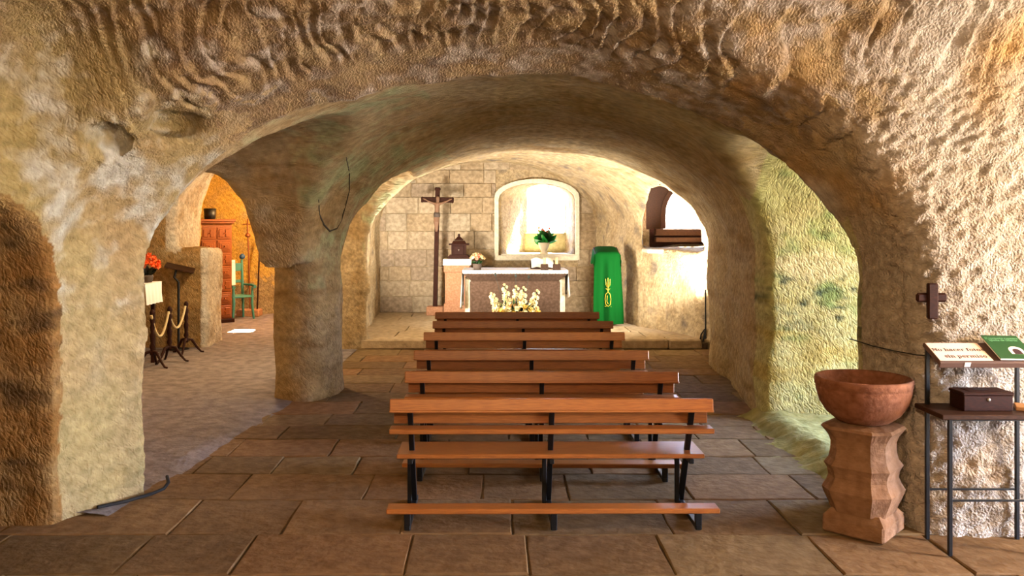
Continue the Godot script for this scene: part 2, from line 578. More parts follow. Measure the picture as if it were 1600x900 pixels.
func field(lst: PackedInt32Array, x: float, y: float, d: float) -> float:
	var f := 9.0
	for i in lst:
		var v := prim(i, x, y, d)
		var k := pk[i]
		if v < f + k: f = smin(f, v, k)
	# low wall in the doorway to the rear room
	if d > 12.7 and d < 14.0 and x < -4.1 and y < 1.8:
		var pw := rbox(x, y, d, [-6.0, -4.38, -2.0, 1.5, 13.08, 13.9, 0.04])
		f = maxf(f, -pw)
	if absf(f) < 0.35:
		var am := 0.05 if d < 16.5 or x < -2.5 else 0.01
		f += nz_big.get_noise_3d(x, y, d) * am
	return f

func eval_slab(bx: int):
	var out := PackedFloat32Array()
	out.resize(8 * NY * NZ)
	var act := PackedInt32Array()
	var all := PackedInt32Array()
	for i in prims.size(): all.append(i)
	var h := CELL * 4.0
	var R := h * 1.7321
	for by in NY / 8:
		for bz in NZ / 8:
			var cx := GX0 + (bx * 8 + 3.5) * CELL
			var cy := GY0 + (by * 8 + 3.5) * CELL
			var cd := GD0 + (bz * 8 + 3.5) * CELL
			var vals := PackedFloat32Array()
			var mn := 99.0
			for i in all:
				var v := prim(i, cx, cy, cd)
				vals.append(v)
				mn = minf(mn, v)
			var fc := field(all, cx, cy, cd)
			if absf(fc) > R * 1.12 + 0.07:
				var sg := 1.0 if fc > 0 else -1.0
				for i in 8:
					for j in 8:
						var o := (i * NY + by * 8 + j) * NZ + bz * 8
						for k in 8: out[o + k] = sg
				continue
			act.append(by * 1000 + bz)
			var lst := PackedInt32Array()
			for i in all:
				if vals[i] < mn + 2.0 * R * 1.6 + pk[i] + 0.1: lst.append(i)
			for i in 8:
				var x := GX0 + (bx * 8 + i) * CELL
				for j in 8:
					var y := GY0 + (by * 8 + j) * CELL
					var o := (i * NY + by * 8 + j) * NZ + bz * 8
					for k in 8:
						out[o + k] = field(lst, x, y, GD0 + (bz * 8 + k) * CELL)
	slabs_out[bx] = out
	active_out[bx] = act

# relief that the picks left, by place: metres along the normal
func relief(p: Vector3, n: Vector3) -> float:
	var x := p.x
	var y := p.y
	var d := -p.z
	var r := nz_mid.get_noise_3d(x * 2.2, y * 2.2, d * 2.2) * 0.012
	r += nz_fine.get_noise_3d(x * 9.0, y * 9.0, d * 9.0) * 0.004
	var front := 1.0 - smoothstep(5.55, 5.8, d)
	if front > 0.0:
		var up := smoothstep(0.25, 0.75, -n.y) * smoothstep(-3.0, -2.0, x)
		if up > 0.0:
			# long stepped furrows running in depth, broken up
			var w := nz_mid.get_noise_2d(d * 0.7, x * 0.9) * 0.2 + nz_mid.get_noise_2d(d * 3.0 + 40.0, x * 2.5) * 0.02
			var sp := 9.0 - 2.5 * smoothstep(0.3, 2.2, x)
			var ph := (x + w) * sp
			var fr := ph - floorf(ph)
			var saw := fr / 0.8 if fr < 0.8 else (1.0 - fr) / 0.2
			var m := 0.5 + 1.1 * nz_mid.get_noise_2d(floorf(ph) * 1.7 + 9.0, d * 3.2)
			var lump := nz_fine.get_noise_3d(x * 7.0, y * 7.0, d * 7.0)
			r += up * front * (-0.052 * (1.0 - saw) * clampf(m, 0.0, 1.0) + 0.014 * lump)
		var side := (1.0 - up) * smoothstep(1.8, 2.4, x) * front
		if side > 0.0:
			# short slanting pick marks
			var u := x * 0.9 + y * 0.5
			var v := y * 0.9 - x * 0.5
			var b := nz_fine.get_noise_3d(u * 5.5, v * 15.0, d * 8.0)
			var c := nz_fine.get_noise_3d(u * 14.0 + 7.0, v * 26.0, d * 17.0)
			r += side * (b * 0.026 + c * 0.012)
	elif d < 17.0:
		if n.y < -0.15:
			r += nz_fine.get_noise_3d(x * 2.4, y * 3.0, d * 12.0) * 0.010
		else:
			r += nz_fine.get_noise_3d(x * 3.5, y * 11.0, d * 3.5) * 0.006
	if x < -1.9 and d < 7.0 and n.y > -0.4:
		r += nz_fine.get_noise_3d(x * 2.0, y * 12.0, d * 2.0) * 0.007
	return r

func mixc(a: Color, b: Color, t: float) -> Color:
	return a.lerp(b, clampf(t, 0.0, 1.0))

# rock tint (linear values): beds, stains, lichen, limewash, some painted light and shade
func rock_colour(p: Vector3, n: Vector3) -> Color:
	var x := p.x
	var y := p.y
	var d := -p.z
	var a := nz_mid.get_noise_3d(x * 0.8, y * 0.8, d * 0.8)
	var b := nz_mid.get_noise_3d(x * 2.6 + 20.0, y * 2.6, d * 2.6)
	var c := nz_fine.get_noise_3d(x * 8.0, y * 8.0, d * 8.0)
	var bed := nz_mid.get_noise_3d(x * 0.5, y * 5.5 + a * 0.8, d * 0.5)
	var col := Color(0.37, 0.255, 0.125)
	col = mixc(col, Color(0.46, 0.355, 0.205), 0.5 + a)
	col = mixc(col, Color(0.26, 0.16, 0.07), (bed - 0.05) * 1.3)
	col = mixc(col, Color(0.44, 0.375, 0.27), b * 0.8)
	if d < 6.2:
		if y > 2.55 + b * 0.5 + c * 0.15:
			col = mixc(col, Color(0.20, 0.135, 0.085), 0.72 + b * 0.9 + c * 0.3)  # ceiling tinted darker brown above a ragged height
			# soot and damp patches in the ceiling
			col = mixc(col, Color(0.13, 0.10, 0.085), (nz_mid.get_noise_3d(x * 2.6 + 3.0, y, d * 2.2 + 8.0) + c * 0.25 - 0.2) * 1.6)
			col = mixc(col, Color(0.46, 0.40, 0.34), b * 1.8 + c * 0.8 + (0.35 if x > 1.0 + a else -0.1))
		if x > 1.5:
			col = mixc(col, Color(0.50, 0.44, 0.37), smoothstep(2.3, 2.6, x) * 0.75)
			col = mixc(col, Color(0.48, 0.29, 0.11), (nz_mid.get_noise_3d(x * 0.9 + 50.0, y * 1.2, d) - 0.16 + 0.2 * smoothstep(1.7, 2.4, y)) * 1.6)
			col = mixc(col, Color(0.54, 0.49, 0.43), (nz_mid.get_noise_3d(x * 1.1 - 30.0, y * 1.1, d) + 0.1) * 1.4)
		if x < -1.9:
			# limewash remains and grey lichen
			var q := Vector2(x + 2.45, y - 2.2).length()
			col = mixc(col, Color(0.38, 0.30, 0.135), 0.5 + a)
			col = mixc(col, Color(0.56, 0.53, 0.44), (0.75 - q * 1.5) + b * 1.6 + c * 0.6)
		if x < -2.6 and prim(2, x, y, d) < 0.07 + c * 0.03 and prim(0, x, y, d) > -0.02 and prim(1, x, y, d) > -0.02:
			col = mixc(col, Color(0.24, 0.125, 0.038), 0.85 + b * 0.5)  # shade inside the niche painted into the tint
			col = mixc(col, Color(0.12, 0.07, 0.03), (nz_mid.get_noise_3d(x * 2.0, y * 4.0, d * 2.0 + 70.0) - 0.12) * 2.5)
	if x > 2.4 and d > 5.9 and d < 8.6:
		# algae on the damp wall of the right crossing
		col = mixc(col, Color(0.47, 0.44, 0.20), 0.65 + a * 0.7)
		var g := nz_mid.get_noise_3d(x * 1.7, y * 2.6, 33.0)
		col = mixc(col, Color(0.19, 0.25, 0.10), (g + 0.05 - absf(y - 1.35) * 0.35) * 3.0)
		var k := nz_fine.get_noise_3d(x * 4.0, y * 10.0, 5.0)
		col = mixc(col, Color(0.07, 0.09, 0.06), (k - 0.1) * 2.0 * smoothstep(0.5, 0.1, absf(y - 1.2)))
		col = mixc(col, Color(0.58, 0.48, 0.26), (0.6 - Vector2((x - 3.0) * 1.1, (y - 1.5) * 3.5).length()) * 4.0 + b)
		col = mixc(col, Color(0.44, 0.35, 0.13), (bed + 0.25 - absf(y - 0.6)) * 2.0)
	if d > 6.2 and d < 13.5 and x > -2.0 and x < -0.6 and y > 1.2:
		col = mixc(col, Color(0.37, 0.38, 0.21), 0.15 + a * 1.2 + b * 1.4 + c * 0.5)
	if x < -2.6 and d > 10.0 and d < 14.2:
		col = mixc(col, Color(0.40, 0.24, 0.09), 0.7 + b)
		# limewash on doorway side and low wall end, whitened to paint in daylight
		if d > 13.05 and ((absf(x + 4.88) < 0.12 and y > 1.45) or (absf(x + 4.38) < 0.09 and y < 1.52) or (x < -3.9 and x > -4.8 and y > 1.6)):
			col = mixc(col, Color(0.74, 0.71, 0.64), 0.85 + b)
	if x < -2.6 and d > 14.2:
		# ochre wash of the rear room, flaking in patches
		col = mixc(col, Color(0.74, 0.46, 0.10), 0.9 + b * 0.8 - (1.2 if y + c * 0.3 + b * 0.3 < 0.7 else 0.0))
	if d > 13.0 and x > -2.5:
		col = mixc(col, Color(0.50, 0.385, 0.23), 0.6 + b)
		col = mixc(col, Color(0.24, 0.19, 0.14), (nz_mid.get_noise_3d(x * 2.2, y * 2.0 + 9.0, d * 2.2) - 0.22) * 2.4)
	col = col * (1.0 + c * 0.22)
	col.a = 1.0
	return col

var RK := {}
func region_of(p: Vector3, n: Vector3) -> String:
	var x := p.x
	var y := p.y
	var d := -p.z
	if d < 0.3: return "wall_front" if n.y > -0.5 else "ceiling_front"
	if d > 16.85 and x > -2.5 and n.z > -0.2: return "wall_back"
	if d > 17.0 and x > -2.5: return "wall_back"
	if n.y < -0.45 and y > 1.9:
		if x < -2.4 and d > 6.3: return "ceiling_left_aisle"
		if x > 2.5 and d > 5.9 and d < 8.6: return "ceiling_right_recess"
		return "ceiling" if d < 6.1 else "ceiling_nave"
	if Vector2(x + 2.05, d - 9.64).length() < 1.0: return "wall_pillar"
	if x < -2.5 and d > 14.0: return "wall_rear_room"
	if x < -2.3 and d > 6.3: return "wall_left_aisle"
	if x > 2.4 and d > 5.95 and d < 8.4: return "wall_right_recess"
	if d < 6.0 and x > 1.9: return "wall_right_front"
	if d < 6.3 and x < 0.0: return "wall_left_front"
	return "wall_left" if x < 0.0 else "wall_right"

func build_rock():
	list_rooms()
	for q in [[nz_big, 0.8, 2, 101], [nz_mid, 1.0, 3, 102], [nz_fine, 1.0, 2, 103]]:
		q[0].noise_type = FastNoiseLite.TYPE_SIMPLEX_SMOOTH
		q[0].frequency = q[1]; q[0].fractal_octaves = q[2]; q[0].seed = q[3]
	slabs_out.resize(NX / 8)
	active_out.resize(NX / 8)
	var t0 := Time.get_ticks_msec()
	var id := WorkerThreadPool.add_group_task(eval_slab, NX / 8)
	WorkerThreadPool.wait_for_group_task_completion(id)
	var G := PackedFloat32Array()
	for bx in NX / 8:
		G.append_array(slabs_out[bx])
		slabs_out[bx] = null
	# surface nets
	var SX := NY * NZ
	var SY := NZ
	var idx := PackedInt32Array()
	idx.resize(NX * NY * NZ)
	idx.fill(-1)
	var vs := PackedVector3Array()
	var cells := PackedInt32Array()
	for bx in NX / 8:
		for code in active_out[bx]:
			var by: int = code / 1000
			var bz: int = code % 1000
			for i in range(bx * 8, mini(bx * 8 + 8, NX - 1)):
				for j in range(by * 8, mini(by * 8 + 8, NY - 1)):
					var o := i * SX + j * SY + bz * 8
					for k in range(bz * 8, mini(bz * 8 + 8, NZ - 1)):
						var f0 := G[o]; var f1 := G[o + 1]; var f2 := G[o + SY]; var f3 := G[o + SY + 1]
						var f4 := G[o + SX]; var f5 := G[o + SX + 1]; var f6 := G[o + SX + SY]; var f7 := G[o + SX + SY + 1]
						var s0 := f0 < 0.0
						if (f1 < 0.0) != s0 or (f2 < 0.0) != s0 or (f3 < 0.0) != s0 or (f4 < 0.0) != s0 or (f5 < 0.0) != s0 or (f6 < 0.0) != s0 or (f7 < 0.0) != s0:
							var sx := 0.0; var sy := 0.0; var sz := 0.0; var c := 0.0
							var t := 0.0
							# edges along x
							if (f0 < 0.0) != (f4 < 0.0): t = f0 / (f0 - f4); sx += t; c += 1
							if (f1 < 0.0) != (f5 < 0.0): t = f1 / (f1 - f5); sx += t; sz += 1; c += 1
							if (f2 < 0.0) != (f6 < 0.0): t = f2 / (f2 - f6); sx += t; sy += 1; c += 1
							if (f3 < 0.0) != (f7 < 0.0): t = f3 / (f3 - f7); sx += t; sy += 1; sz += 1; c += 1
							# along y
							if (f0 < 0.0) != (f2 < 0.0): t = f0 / (f0 - f2); sy += t; c += 1
							if (f1 < 0.0) != (f3 < 0.0): t = f1 / (f1 - f3); sy += t; sz += 1; c += 1
							if (f4 < 0.0) != (f6 < 0.0): t = f4 / (f4 - f6); sy += t; sx += 1; c += 1
							if (f5 < 0.0) != (f7 < 0.0): t = f5 / (f5 - f7); sy += t; sx += 1; sz += 1; c += 1
							# along d
							if (f0 < 0.0) != (f1 < 0.0): t = f0 / (f0 - f1); sz += t; c += 1
							if (f2 < 0.0) != (f3 < 0.0): t = f2 / (f2 - f3); sz += t; sy += 1; c += 1
							if (f4 < 0.0) != (f5 < 0.0): t = f4 / (f4 - f5); sz += t; sx += 1; c += 1
							if (f6 < 0.0) != (f7 < 0.0): t = f6 / (f6 - f7); sz += t; sx += 1; sy += 1; c += 1
							idx[o] = vs.size()
							vs.append(Vector3(GX0 + (i + sx / c) * CELL, GY0 + (j + sy / c) * CELL, -(GD0 + (k + sz / c) * CELL)))
							cells.append(o)
						o += 1
	# quads: a b c d clockwise seen from the air
	var Q := PackedInt32Array()
	for v in cells.size():
		var o := cells[v]
		var i := o / SX
		var j := (o / SY) % NY
		var k := o % NZ
		if i < 1 or j < 1 or k < 1: continue
		var s0 := G[o] < 0.0
		if (G[o + SX] < 0.0) != s0:
			var a := idx[o - SY - 1]; var b := idx[o - 1]; var c := idx[o]; var e := idx[o - SY]
			if a >= 0 and b >= 0 and c >= 0 and e >= 0:
				if not s0: Q.append_array([a, b, c, e])
				else: Q.append_array([e, c, b, a])
		if (G[o + SY] < 0.0) != s0:
			var a := idx[o - SX - 1]; var b := idx[o - SX]; var c := idx[o]; var e := idx[o - 1]
			if a >= 0 and b >= 0 and c >= 0 and e >= 0:
				if not s0: Q.append_array([a, b, c, e])
				else: Q.append_array([e, c, b, a])
		if (G[o + 1] < 0.0) != s0:
			var a := idx[o - SX - SY]; var b := idx[o - SY]; var c := idx[o]; var e := idx[o - SX]
			if a >= 0 and b >= 0 and c >= 0 and e >= 0:
				if not s0: Q.append_array([a, b, c, e])
				else: Q.append_array([e, c, b, a])
	G.clear(); idx.clear(); cells.clear()
	# drop what lies under the floor, divide what the photograph shows near or far
	var keep := PackedInt32Array()
	for q in range(0, Q.size(), 4):
		if vs[Q[q]].y < -0.12 and vs[Q[q + 2]].y < -0.12: continue
		keep.append_array(Q.slice(q, q + 4))
	Q = keep
	Q = divide(vs, Q, 1)
	vs = div_vs
	Q = divide(vs, Q, 2)
	vs = div_vs
	# smooth normals, relief, normals again
	var N := normals(vs, Q)
	for v in vs.size():
		vs[v] += N[v] * relief(vs[v], N[v])
	N = normals(vs, Q)
	var C := PackedColorArray()
	C.resize(vs.size())
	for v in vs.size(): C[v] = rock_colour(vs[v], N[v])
	# split by region
	var names := {}
	var lists := []
	var labels := []
	for q in range(0, Q.size(), 4):
		var r := region_of((vs[Q[q]] + vs[Q[q + 2]]) * 0.5, N0[Q[q]] if Q[q] < N0.size() else N[Q[q]])
		if not names.has(r):
			names[r] = lists.size()
			lists.append(PackedInt32Array())
			labels.append(r)
		lists[names[r]].append_array([Q[q], Q[q + 1], Q[q + 2], Q[q], Q[q + 2], Q[q + 3]])
	for li in lists.size():
		var L: PackedInt32Array = lists[li]
		var remap := {}
		var ov := PackedVector3Array()
		var on := PackedVector3Array()
		var oc := PackedColorArray()
		var oi := PackedInt32Array()
		oi.resize(L.size())
		for e in L.size():
			var g := L[e]
			var m: int = remap.get(g, -1)
			if m < 0:
				m = ov.size()
				remap[g] = m
				ov.append(vs[g]); on.append(N[g]); oc.append(C[g])
			oi[e] = m
		var arr := []
		arr.resize(Mesh.ARRAY_MAX)
		arr[Mesh.ARRAY_VERTEX] = ov
		arr[Mesh.ARRAY_NORMAL] = on
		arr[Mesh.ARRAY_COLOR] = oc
		arr[Mesh.ARRAY_INDEX] = oi
		var am := ArrayMesh.new()
		am.add_surface_from_arrays(Mesh.PRIMITIVE_TRIANGLES, arr)
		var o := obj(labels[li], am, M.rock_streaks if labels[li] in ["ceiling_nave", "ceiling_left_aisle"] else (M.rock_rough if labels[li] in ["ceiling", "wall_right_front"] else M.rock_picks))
		struct(o)
		RK[labels[li]] = o

var N0 := PackedVector3Array()
var div_vs := PackedVector3Array()
func divide(vs: PackedVector3Array, Q: PackedInt32Array, level: int) -> PackedInt32Array:
	var out := PackedInt32Array()
	var mid := {}
	for q in range(0, Q.size(), 4):
		var c := (vs[Q[q]] + vs[Q[q + 2]]) * 0.5
		var d := -c.z
		var want := false
		if level == 1: want = d > 1.0 and d < 17.2 and c.x < 4.5
		else: want = d > 2.6 and d < 6.3 and c.x < 4.2 and c.x > -3.9
		if not want:
			out.append_array(Q.slice(q, q + 4))
			continue
		var e := [0, 0, 0, 0]
		for k in 4:
			var a := Q[q + k]
			var b := Q[q + (k + 1) % 4]
			var key := mini(a, b) * 4194304 + maxi(a, b)
			var m: int = mid.get(key, -1)
			if m < 0:
				m = vs.size()
				vs.append((vs[a] + vs[b]) * 0.5)
				mid[key] = m
			e[k] = m
		var f := vs.size()
		vs.append((vs[Q[q]] + vs[Q[q + 1]] + vs[Q[q + 2]] + vs[Q[q + 3]]) * 0.25)
		out.append_array([Q[q], e[0], f, e[3], e[0], Q[q + 1], e[1], f, f, e[1], Q[q + 2], e[2], e[3], f, e[2], Q[q + 3]])
	div_vs = vs
	return out

func normals(vs: PackedVector3Array, Q: PackedInt32Array) -> PackedVector3Array:
	var N := PackedVector3Array()
	N.resize(vs.size())
	for q in range(0, Q.size(), 4):
		var a := Q[q]; var b := Q[q + 1]; var c := Q[q + 2]; var d := Q[q + 3]
		var n := (vs[d] - vs[b]).cross(vs[c] - vs[a])
		N[a] += n; N[b] += n; N[c] += n; N[d] += n
	for v in N.size(): N[v] = N[v].normalized()
	return N

# first rock surface met along a line
func surface_point(from: Vector3, dir: Vector3) -> Vector3:
	var all := PackedInt32Array()
	for i in prims.size(): all.append(i)
	var t := 2.0
	for k in 200:
		var p := from + dir * t
		var f := field(all, p.x, p.y, -p.z)
		if f > -0.003: return p
		t += maxf(-f * 0.7, 0.004)
	return from + dir * t
# ---------------------------------------------------------------- outside of the hill, floors
func build_hull():
	# the hill's outer faces, closed but for the openings
	var root := CSGCombiner3D.new()
	root.name = "wall_outer"
	var b := CSGBox3D.new()
	csg_box(root, [-7.6, 6.9, -0.6, 4.6, -3.4, 19.2], false)
	csg_box(root, [-7.1, 6.3, -0.3, 4.0, -3.0, 18.7], true)
	csg_box(root, [-1.1, 7.2, 0.7, 5.0, 18.1, 19.6], true)
	csg_box(root, [2.4, 7.2, 0.7, 5.0, 15.8, 19.6], true)
	csg_box(root, [6.0, 7.2, -0.02, 2.4, 1.6, 4.5], true)
	csg_box(root, [4.9, 7.2, 0.2, 5.0, 6.2, 8.5], true)
	csg_box(root, [-3.3, -1.5, 3.5, 5.0, 16.8, 18.9], true)
	root.material_override = M.mortar
	add_child(root)
	struct(root)
	# entrance room behind the camera
	var m: Material = M.blocks[1]
	for w in [["wall_front", [-3.3, 6.0, -0.1, 3.6, -2.7, -2.4]], ["wall_front_left", [-3.3, -2.98, -0.1, 3.6, -2.4, 0.36]], ["wall_front_right", [5.6, 6.0, -0.1, 3.6, -2.4, 0.36]], ["ceiling_front", [-3.3, 6.0, 3.2, 3.5, -2.7, 0.4]]]:
		var q: Array = w[1]
		var s := st()
		bbox(s, T(V((q[0] + q[1]) * 0.5, (q[2] + q[3]) * 0.5, (q[4] + q[5]) * 0.5)), Vector3(q[1] - q[0], q[3] - q[2], q[5] - q[4]), 0.01)
		struct(obj(w[0], done(s), m))
	# ground outside
	var g := st()
	bbox(g, T(V(0, -0.75, 8)), Vector3(160, 0.3, 160), 0.02)
	struct(obj("ground_outside", done(g), M.outside))

func csg_box(root: CSGCombiner3D, q: Array, cut: bool):
	var b := CSGBox3D.new()
	b.name = "cut" if cut else "mass"
	b.size = Vector3(q[1] - q[0], q[3] - q[2], q[5] - q[4])
	b.position = V((q[0] + q[1]) * 0.5, (q[2] + q[3]) * 0.5, (q[4] + q[5]) * 0.5)
	if cut: b.operation = CSGShape3D.OPERATION_SUBTRACTION
	root.add_child(b, true)

# a worn flagstone: bevelled top, hollow in the middle
func slab_mesh(w: float, dep: float, h: float, r: RandomNumberGenerator) -> ArrayMesh:
	var s := st()
	var bv := 0.008
	var n := 3
	var rows := []
	for j in n + 1:
		var row: Array[Vector3] = []
		for i in n + 1:
			var u := float(i) / n - 0.5
			var v := float(j) / n - 0.5
			var e := 1.0 if (i == 0 or j == 0 or i == n or j == n) else 0.0
			var jit := Vector3(r.randf_range(-0.006, 0.006), 0, r.randf_range(-0.006, 0.006))
			row.append(Vector3(u * (w - bv * 2), r.randf_range(-0.005, 0.002) - e * 0.002, v * (dep - bv * 2)) + jit)
		rows.append(row)
	s.set_smooth_group(0)
	for j in n:
		for i in n:
			quad(s, rows[j][i], rows[j][i + 1], rows[j + 1][i + 1], rows[j + 1][i])
	s.set_smooth_group(-1)
	var rim: Array[Vector3] = []
	for i in n: rim.append(rows[0][i])
	for j in n: rim.append(rows[j][n])
	for i in n: rim.append(rows[n][n - i])
	for j in n: rim.append(rows[n - j][0])
	for k in rim.size():
		var a := rim[k]; var b := rim[(k + 1) % rim.size()]
		var a2 := Vector3(a.x * w / (w - bv * 2), -0.01, a.z * dep / (dep - bv * 2))
		var b2 := Vector3(b.x * w / (w - bv * 2), -0.01, b.z * dep / (dep - bv * 2))
		var a3 := Vector3(a2.x, -h, a2.z); var b3 := Vector3(b2.x, -h, b2.z)
		quad(s, b, a, a2, b2)
		quad(s, b2, a2, a3, b3)
	return done(s)

func pave(parent: Node3D, called: String, x0: float, x1: float, rows: Array, y: float, mats: Array, wmin: float, wmax: float, gap := 0.008):
	var r := RandomNumberGenerator.new()
	r.seed = 91 + int(y * 100)
	for k in rows.size() - 1:
		var d0: float = rows[k]
		var d1: float = rows[k + 1]
		var x := x0 - r.randf() * wmax
		while x < x1:
			var w := r.randf_range(wmin, wmax)
			var xa := maxf(x, x0)
			var xb := minf(x + w, x1)
			if xb - xa > 0.12:
				var o := obj(called, slab_mesh(xb - xa - gap, d1 - d0 - gap, 0.09, r), mats[r.randi() % mats.size()], parent)
				o.position = V((xa + xb) * 0.5, y + r.randf_range(-0.006, 0.003), (d0 + d1) * 0.5)
				o.rotation = Vector3(r.randf_range(-0.006, 0.006), r.randf_range(-0.008, 0.008), r.randf_range(-0.006, 0.006))
			x += w

func build_floor():
	var s := st()
	bbox(s, T(V(0.9, -0.06, 6.0)), Vector3(9.6, 0.08, 15.0), 0.005)
	var fl := obj("floor", done(s), M.mortar)
	struct(fl)
	var rows := [2.0, 2.75, 3.45, 4.1, 4.68, 5.28, 5.95, 6.55, 7.05, 7.6, 8.1, 8.6, 9.2, 9.7, 10.25, 10.8, 11.3, 11.85, 12.4, 13.0]
	pave(fl, "flagstone", -3.4, 3.5, rows, 0.0, M.slabs, 0.55, 1.05)
	# bare rock floor of the aisle and rear room, gently uneven
	var n := FastNoiseLite.new()
	n.frequency = 0.9; n.seed = 44; n.fractal_octaves = 4
	var a := st()
	a.set_smooth_group(0)
	var step := 0.12
	for i in int(5.0 / step):
		for j in int(13.4 / step):
			var p := []
			for q in [[0, 0], [1, 0], [1, 1], [0, 1]]:
				var x: float = -7.0 + (i + q[0]) * step
				var d: float = 5.6 + (j + q[1]) * step
				p.append(V(x, 0.012 + n.get_noise_2d(x, d) * 0.02 - 0.05 * smoothstep(-2.5, -2.2, x + 0.12 * (d - 7.0) * -0.9), d))
			quad(a, p[3], p[2], p[1], p[0])
	struct(obj("floor_left_aisle", done(a), M.aisle_floor))
	# right crossing: rock floor with a kerb towards the nave
	var c := st()
	c.set_smooth_group(0)
	for i in 52:
		for j in 52:
			var p := []
			for q in [[0, 0], [1, 0], [1, 1], [0, 1]]:
				var x: float = 2.2 + (i + q[0]) * 0.055
				var d: float = 5.9 + (j + q[1]) * 0.05
				var kerb: float = 0.06 * exp(-pow((x - 2.60 - n.get_noise_2d(d * 2.0, 0) * 0.08) / 0.16, 2.0))
				p.append(V(x, -0.03 + kerb + 0.09 * smoothstep(2.35, 2.75, x) + n.get_noise_2d(x * 2, d * 2) * 0.03 + n.get_noise_2d(x * 9, d * 9) * 0.03, d))
			quad(c, p[3], p[2], p[1], p[0])
	struct(obj("floor_right_recess", done(c), M.recess_floor))
	# chancel step
	var dz := st()
	bbox(dz, T(V(0.4, 0.03, 15.1)), Vector3(5.6, 0.12, 4.1), 0.01)
	var da := obj("floor_chancel", done(dz), M.mortar)
	struct(da)
	var r := RandomNumberGenerator.new()
	r.seed = 12
	pave(da, "flagstone", -2.4, 3.2, [13.3, 14.0, 14.75, 15.5, 16.2, 17.0], 0.145, [M.dais], 0.7, 1.2, 0.01)
	var x := -2.05
	while x < 3.05:
		var w := minf(r.randf_range(0.7, 1.2), 3.1 - x)
		var o := obj("step_stone", box_mesh(Vector3(w - 0.012, 0.15, 0.34), 0.02), M.dais, da)
		o.position = V(x + w * 0.5, 0.07, 13.15)
		x += w
# ---------------------------------------------------------------- chancel wall of squared stones
func build_back_wall():
	var r := RandomNumberGenerator.new()
	r.seed = 5
	var wall: Node = RK["wall_back"]
	var y := 0.14
	while y < 2.95:
		var h := r.randf_range(0.26, 0.36)
		var x := -2.45 - r.randf() * 0.4
		while x < 2.2:
			var w := r.randf_range(0.38, 0.72)
			var xa := x
			var xb := x + w
			x = xb
			# leave the window free
			var pieces := [[xa, xb]]
			if y + h > 1.22 and y < 2.74:
				pieces = []
				if xa < 0.0: pieces.append([xa, minf(xb, 0.0)])
				if xb > 1.60: pieces.append([maxf(xa, 1.60), xb])
			for p in pieces:
				var pw: float = p[1] - p[0]
				if pw < 0.06: continue
				var s := st()
				var dep := 0.16 + r.randf_range(-0.012, 0.012)
				bbox(s, T(Vector3.ZERO, r.randf_range(-0.006, 0.006), r.randf_range(-0.008, 0.008), r.randf_range(-0.006, 0.006)), Vector3(pw - 0.009, h - 0.009, dep), 0.008)
				var o := obj("stone", done(s), M.blocks[r.randi() % M.blocks.size()], wall)
				o.position = V((p[0] + p[1]) * 0.5, y + h * 0.5, 17.008)
		y += h

# a plate with an arched hole: outer box, inner arch; front face towards +z
func arch_points(x0: float, x1: float, y0: float, ys: float, rise: float, n := 14) -> PackedVector2Array:
	var pts := PackedVector2Array()
	pts.append(Vector2(x1, y0))
	var c := (x0 + x1) * 0.5
	var a := (x1 - x0) * 0.5
	for k in n + 1:
		var t := PI * k / n
		pts.append(Vector2(c + cos(t) * a, ys + sin(t) * rise))
	pts.append(Vector2(x0, y0))
	return pts

func ring_strip(s: SurfaceTool, outer: PackedVector2Array, inner: PackedVector2Array, z0: float, z1: float, t := Transform3D.IDENTITY):
	# two open lines of equal length joined into a thick band (points run the same way round)
	for k in outer.size() - 1:
		var a := outer[k]; var b := outer[k + 1]; var c := inner[k + 1]; var d := inner[k]
		quad(s, t * Vector3(a.x, a.y, z1), t * Vector3(d.x, d.y, z1), t * Vector3(c.x, c.y, z1), t * Vector3(b.x, b.y, z1))
		quad(s, t * Vector3(b.x, b.y, z0), t * Vector3(c.x, c.y, z0), t * Vector3(d.x, d.y, z0), t * Vector3(a.x, a.y, z0))
		quad(s, t * Vector3(b.x, b.y, z1), t * Vector3(b.x, b.y, z0), t * Vector3(a.x, a.y, z0), t * Vector3(a.x, a.y, z1))
		quad(s, t * Vector3(d.x, d.y, z1), t * Vector3(d.x, d.y, z0), t * Vector3(c.x, c.y, z0), t * Vector3(c.x, c.y, z1))

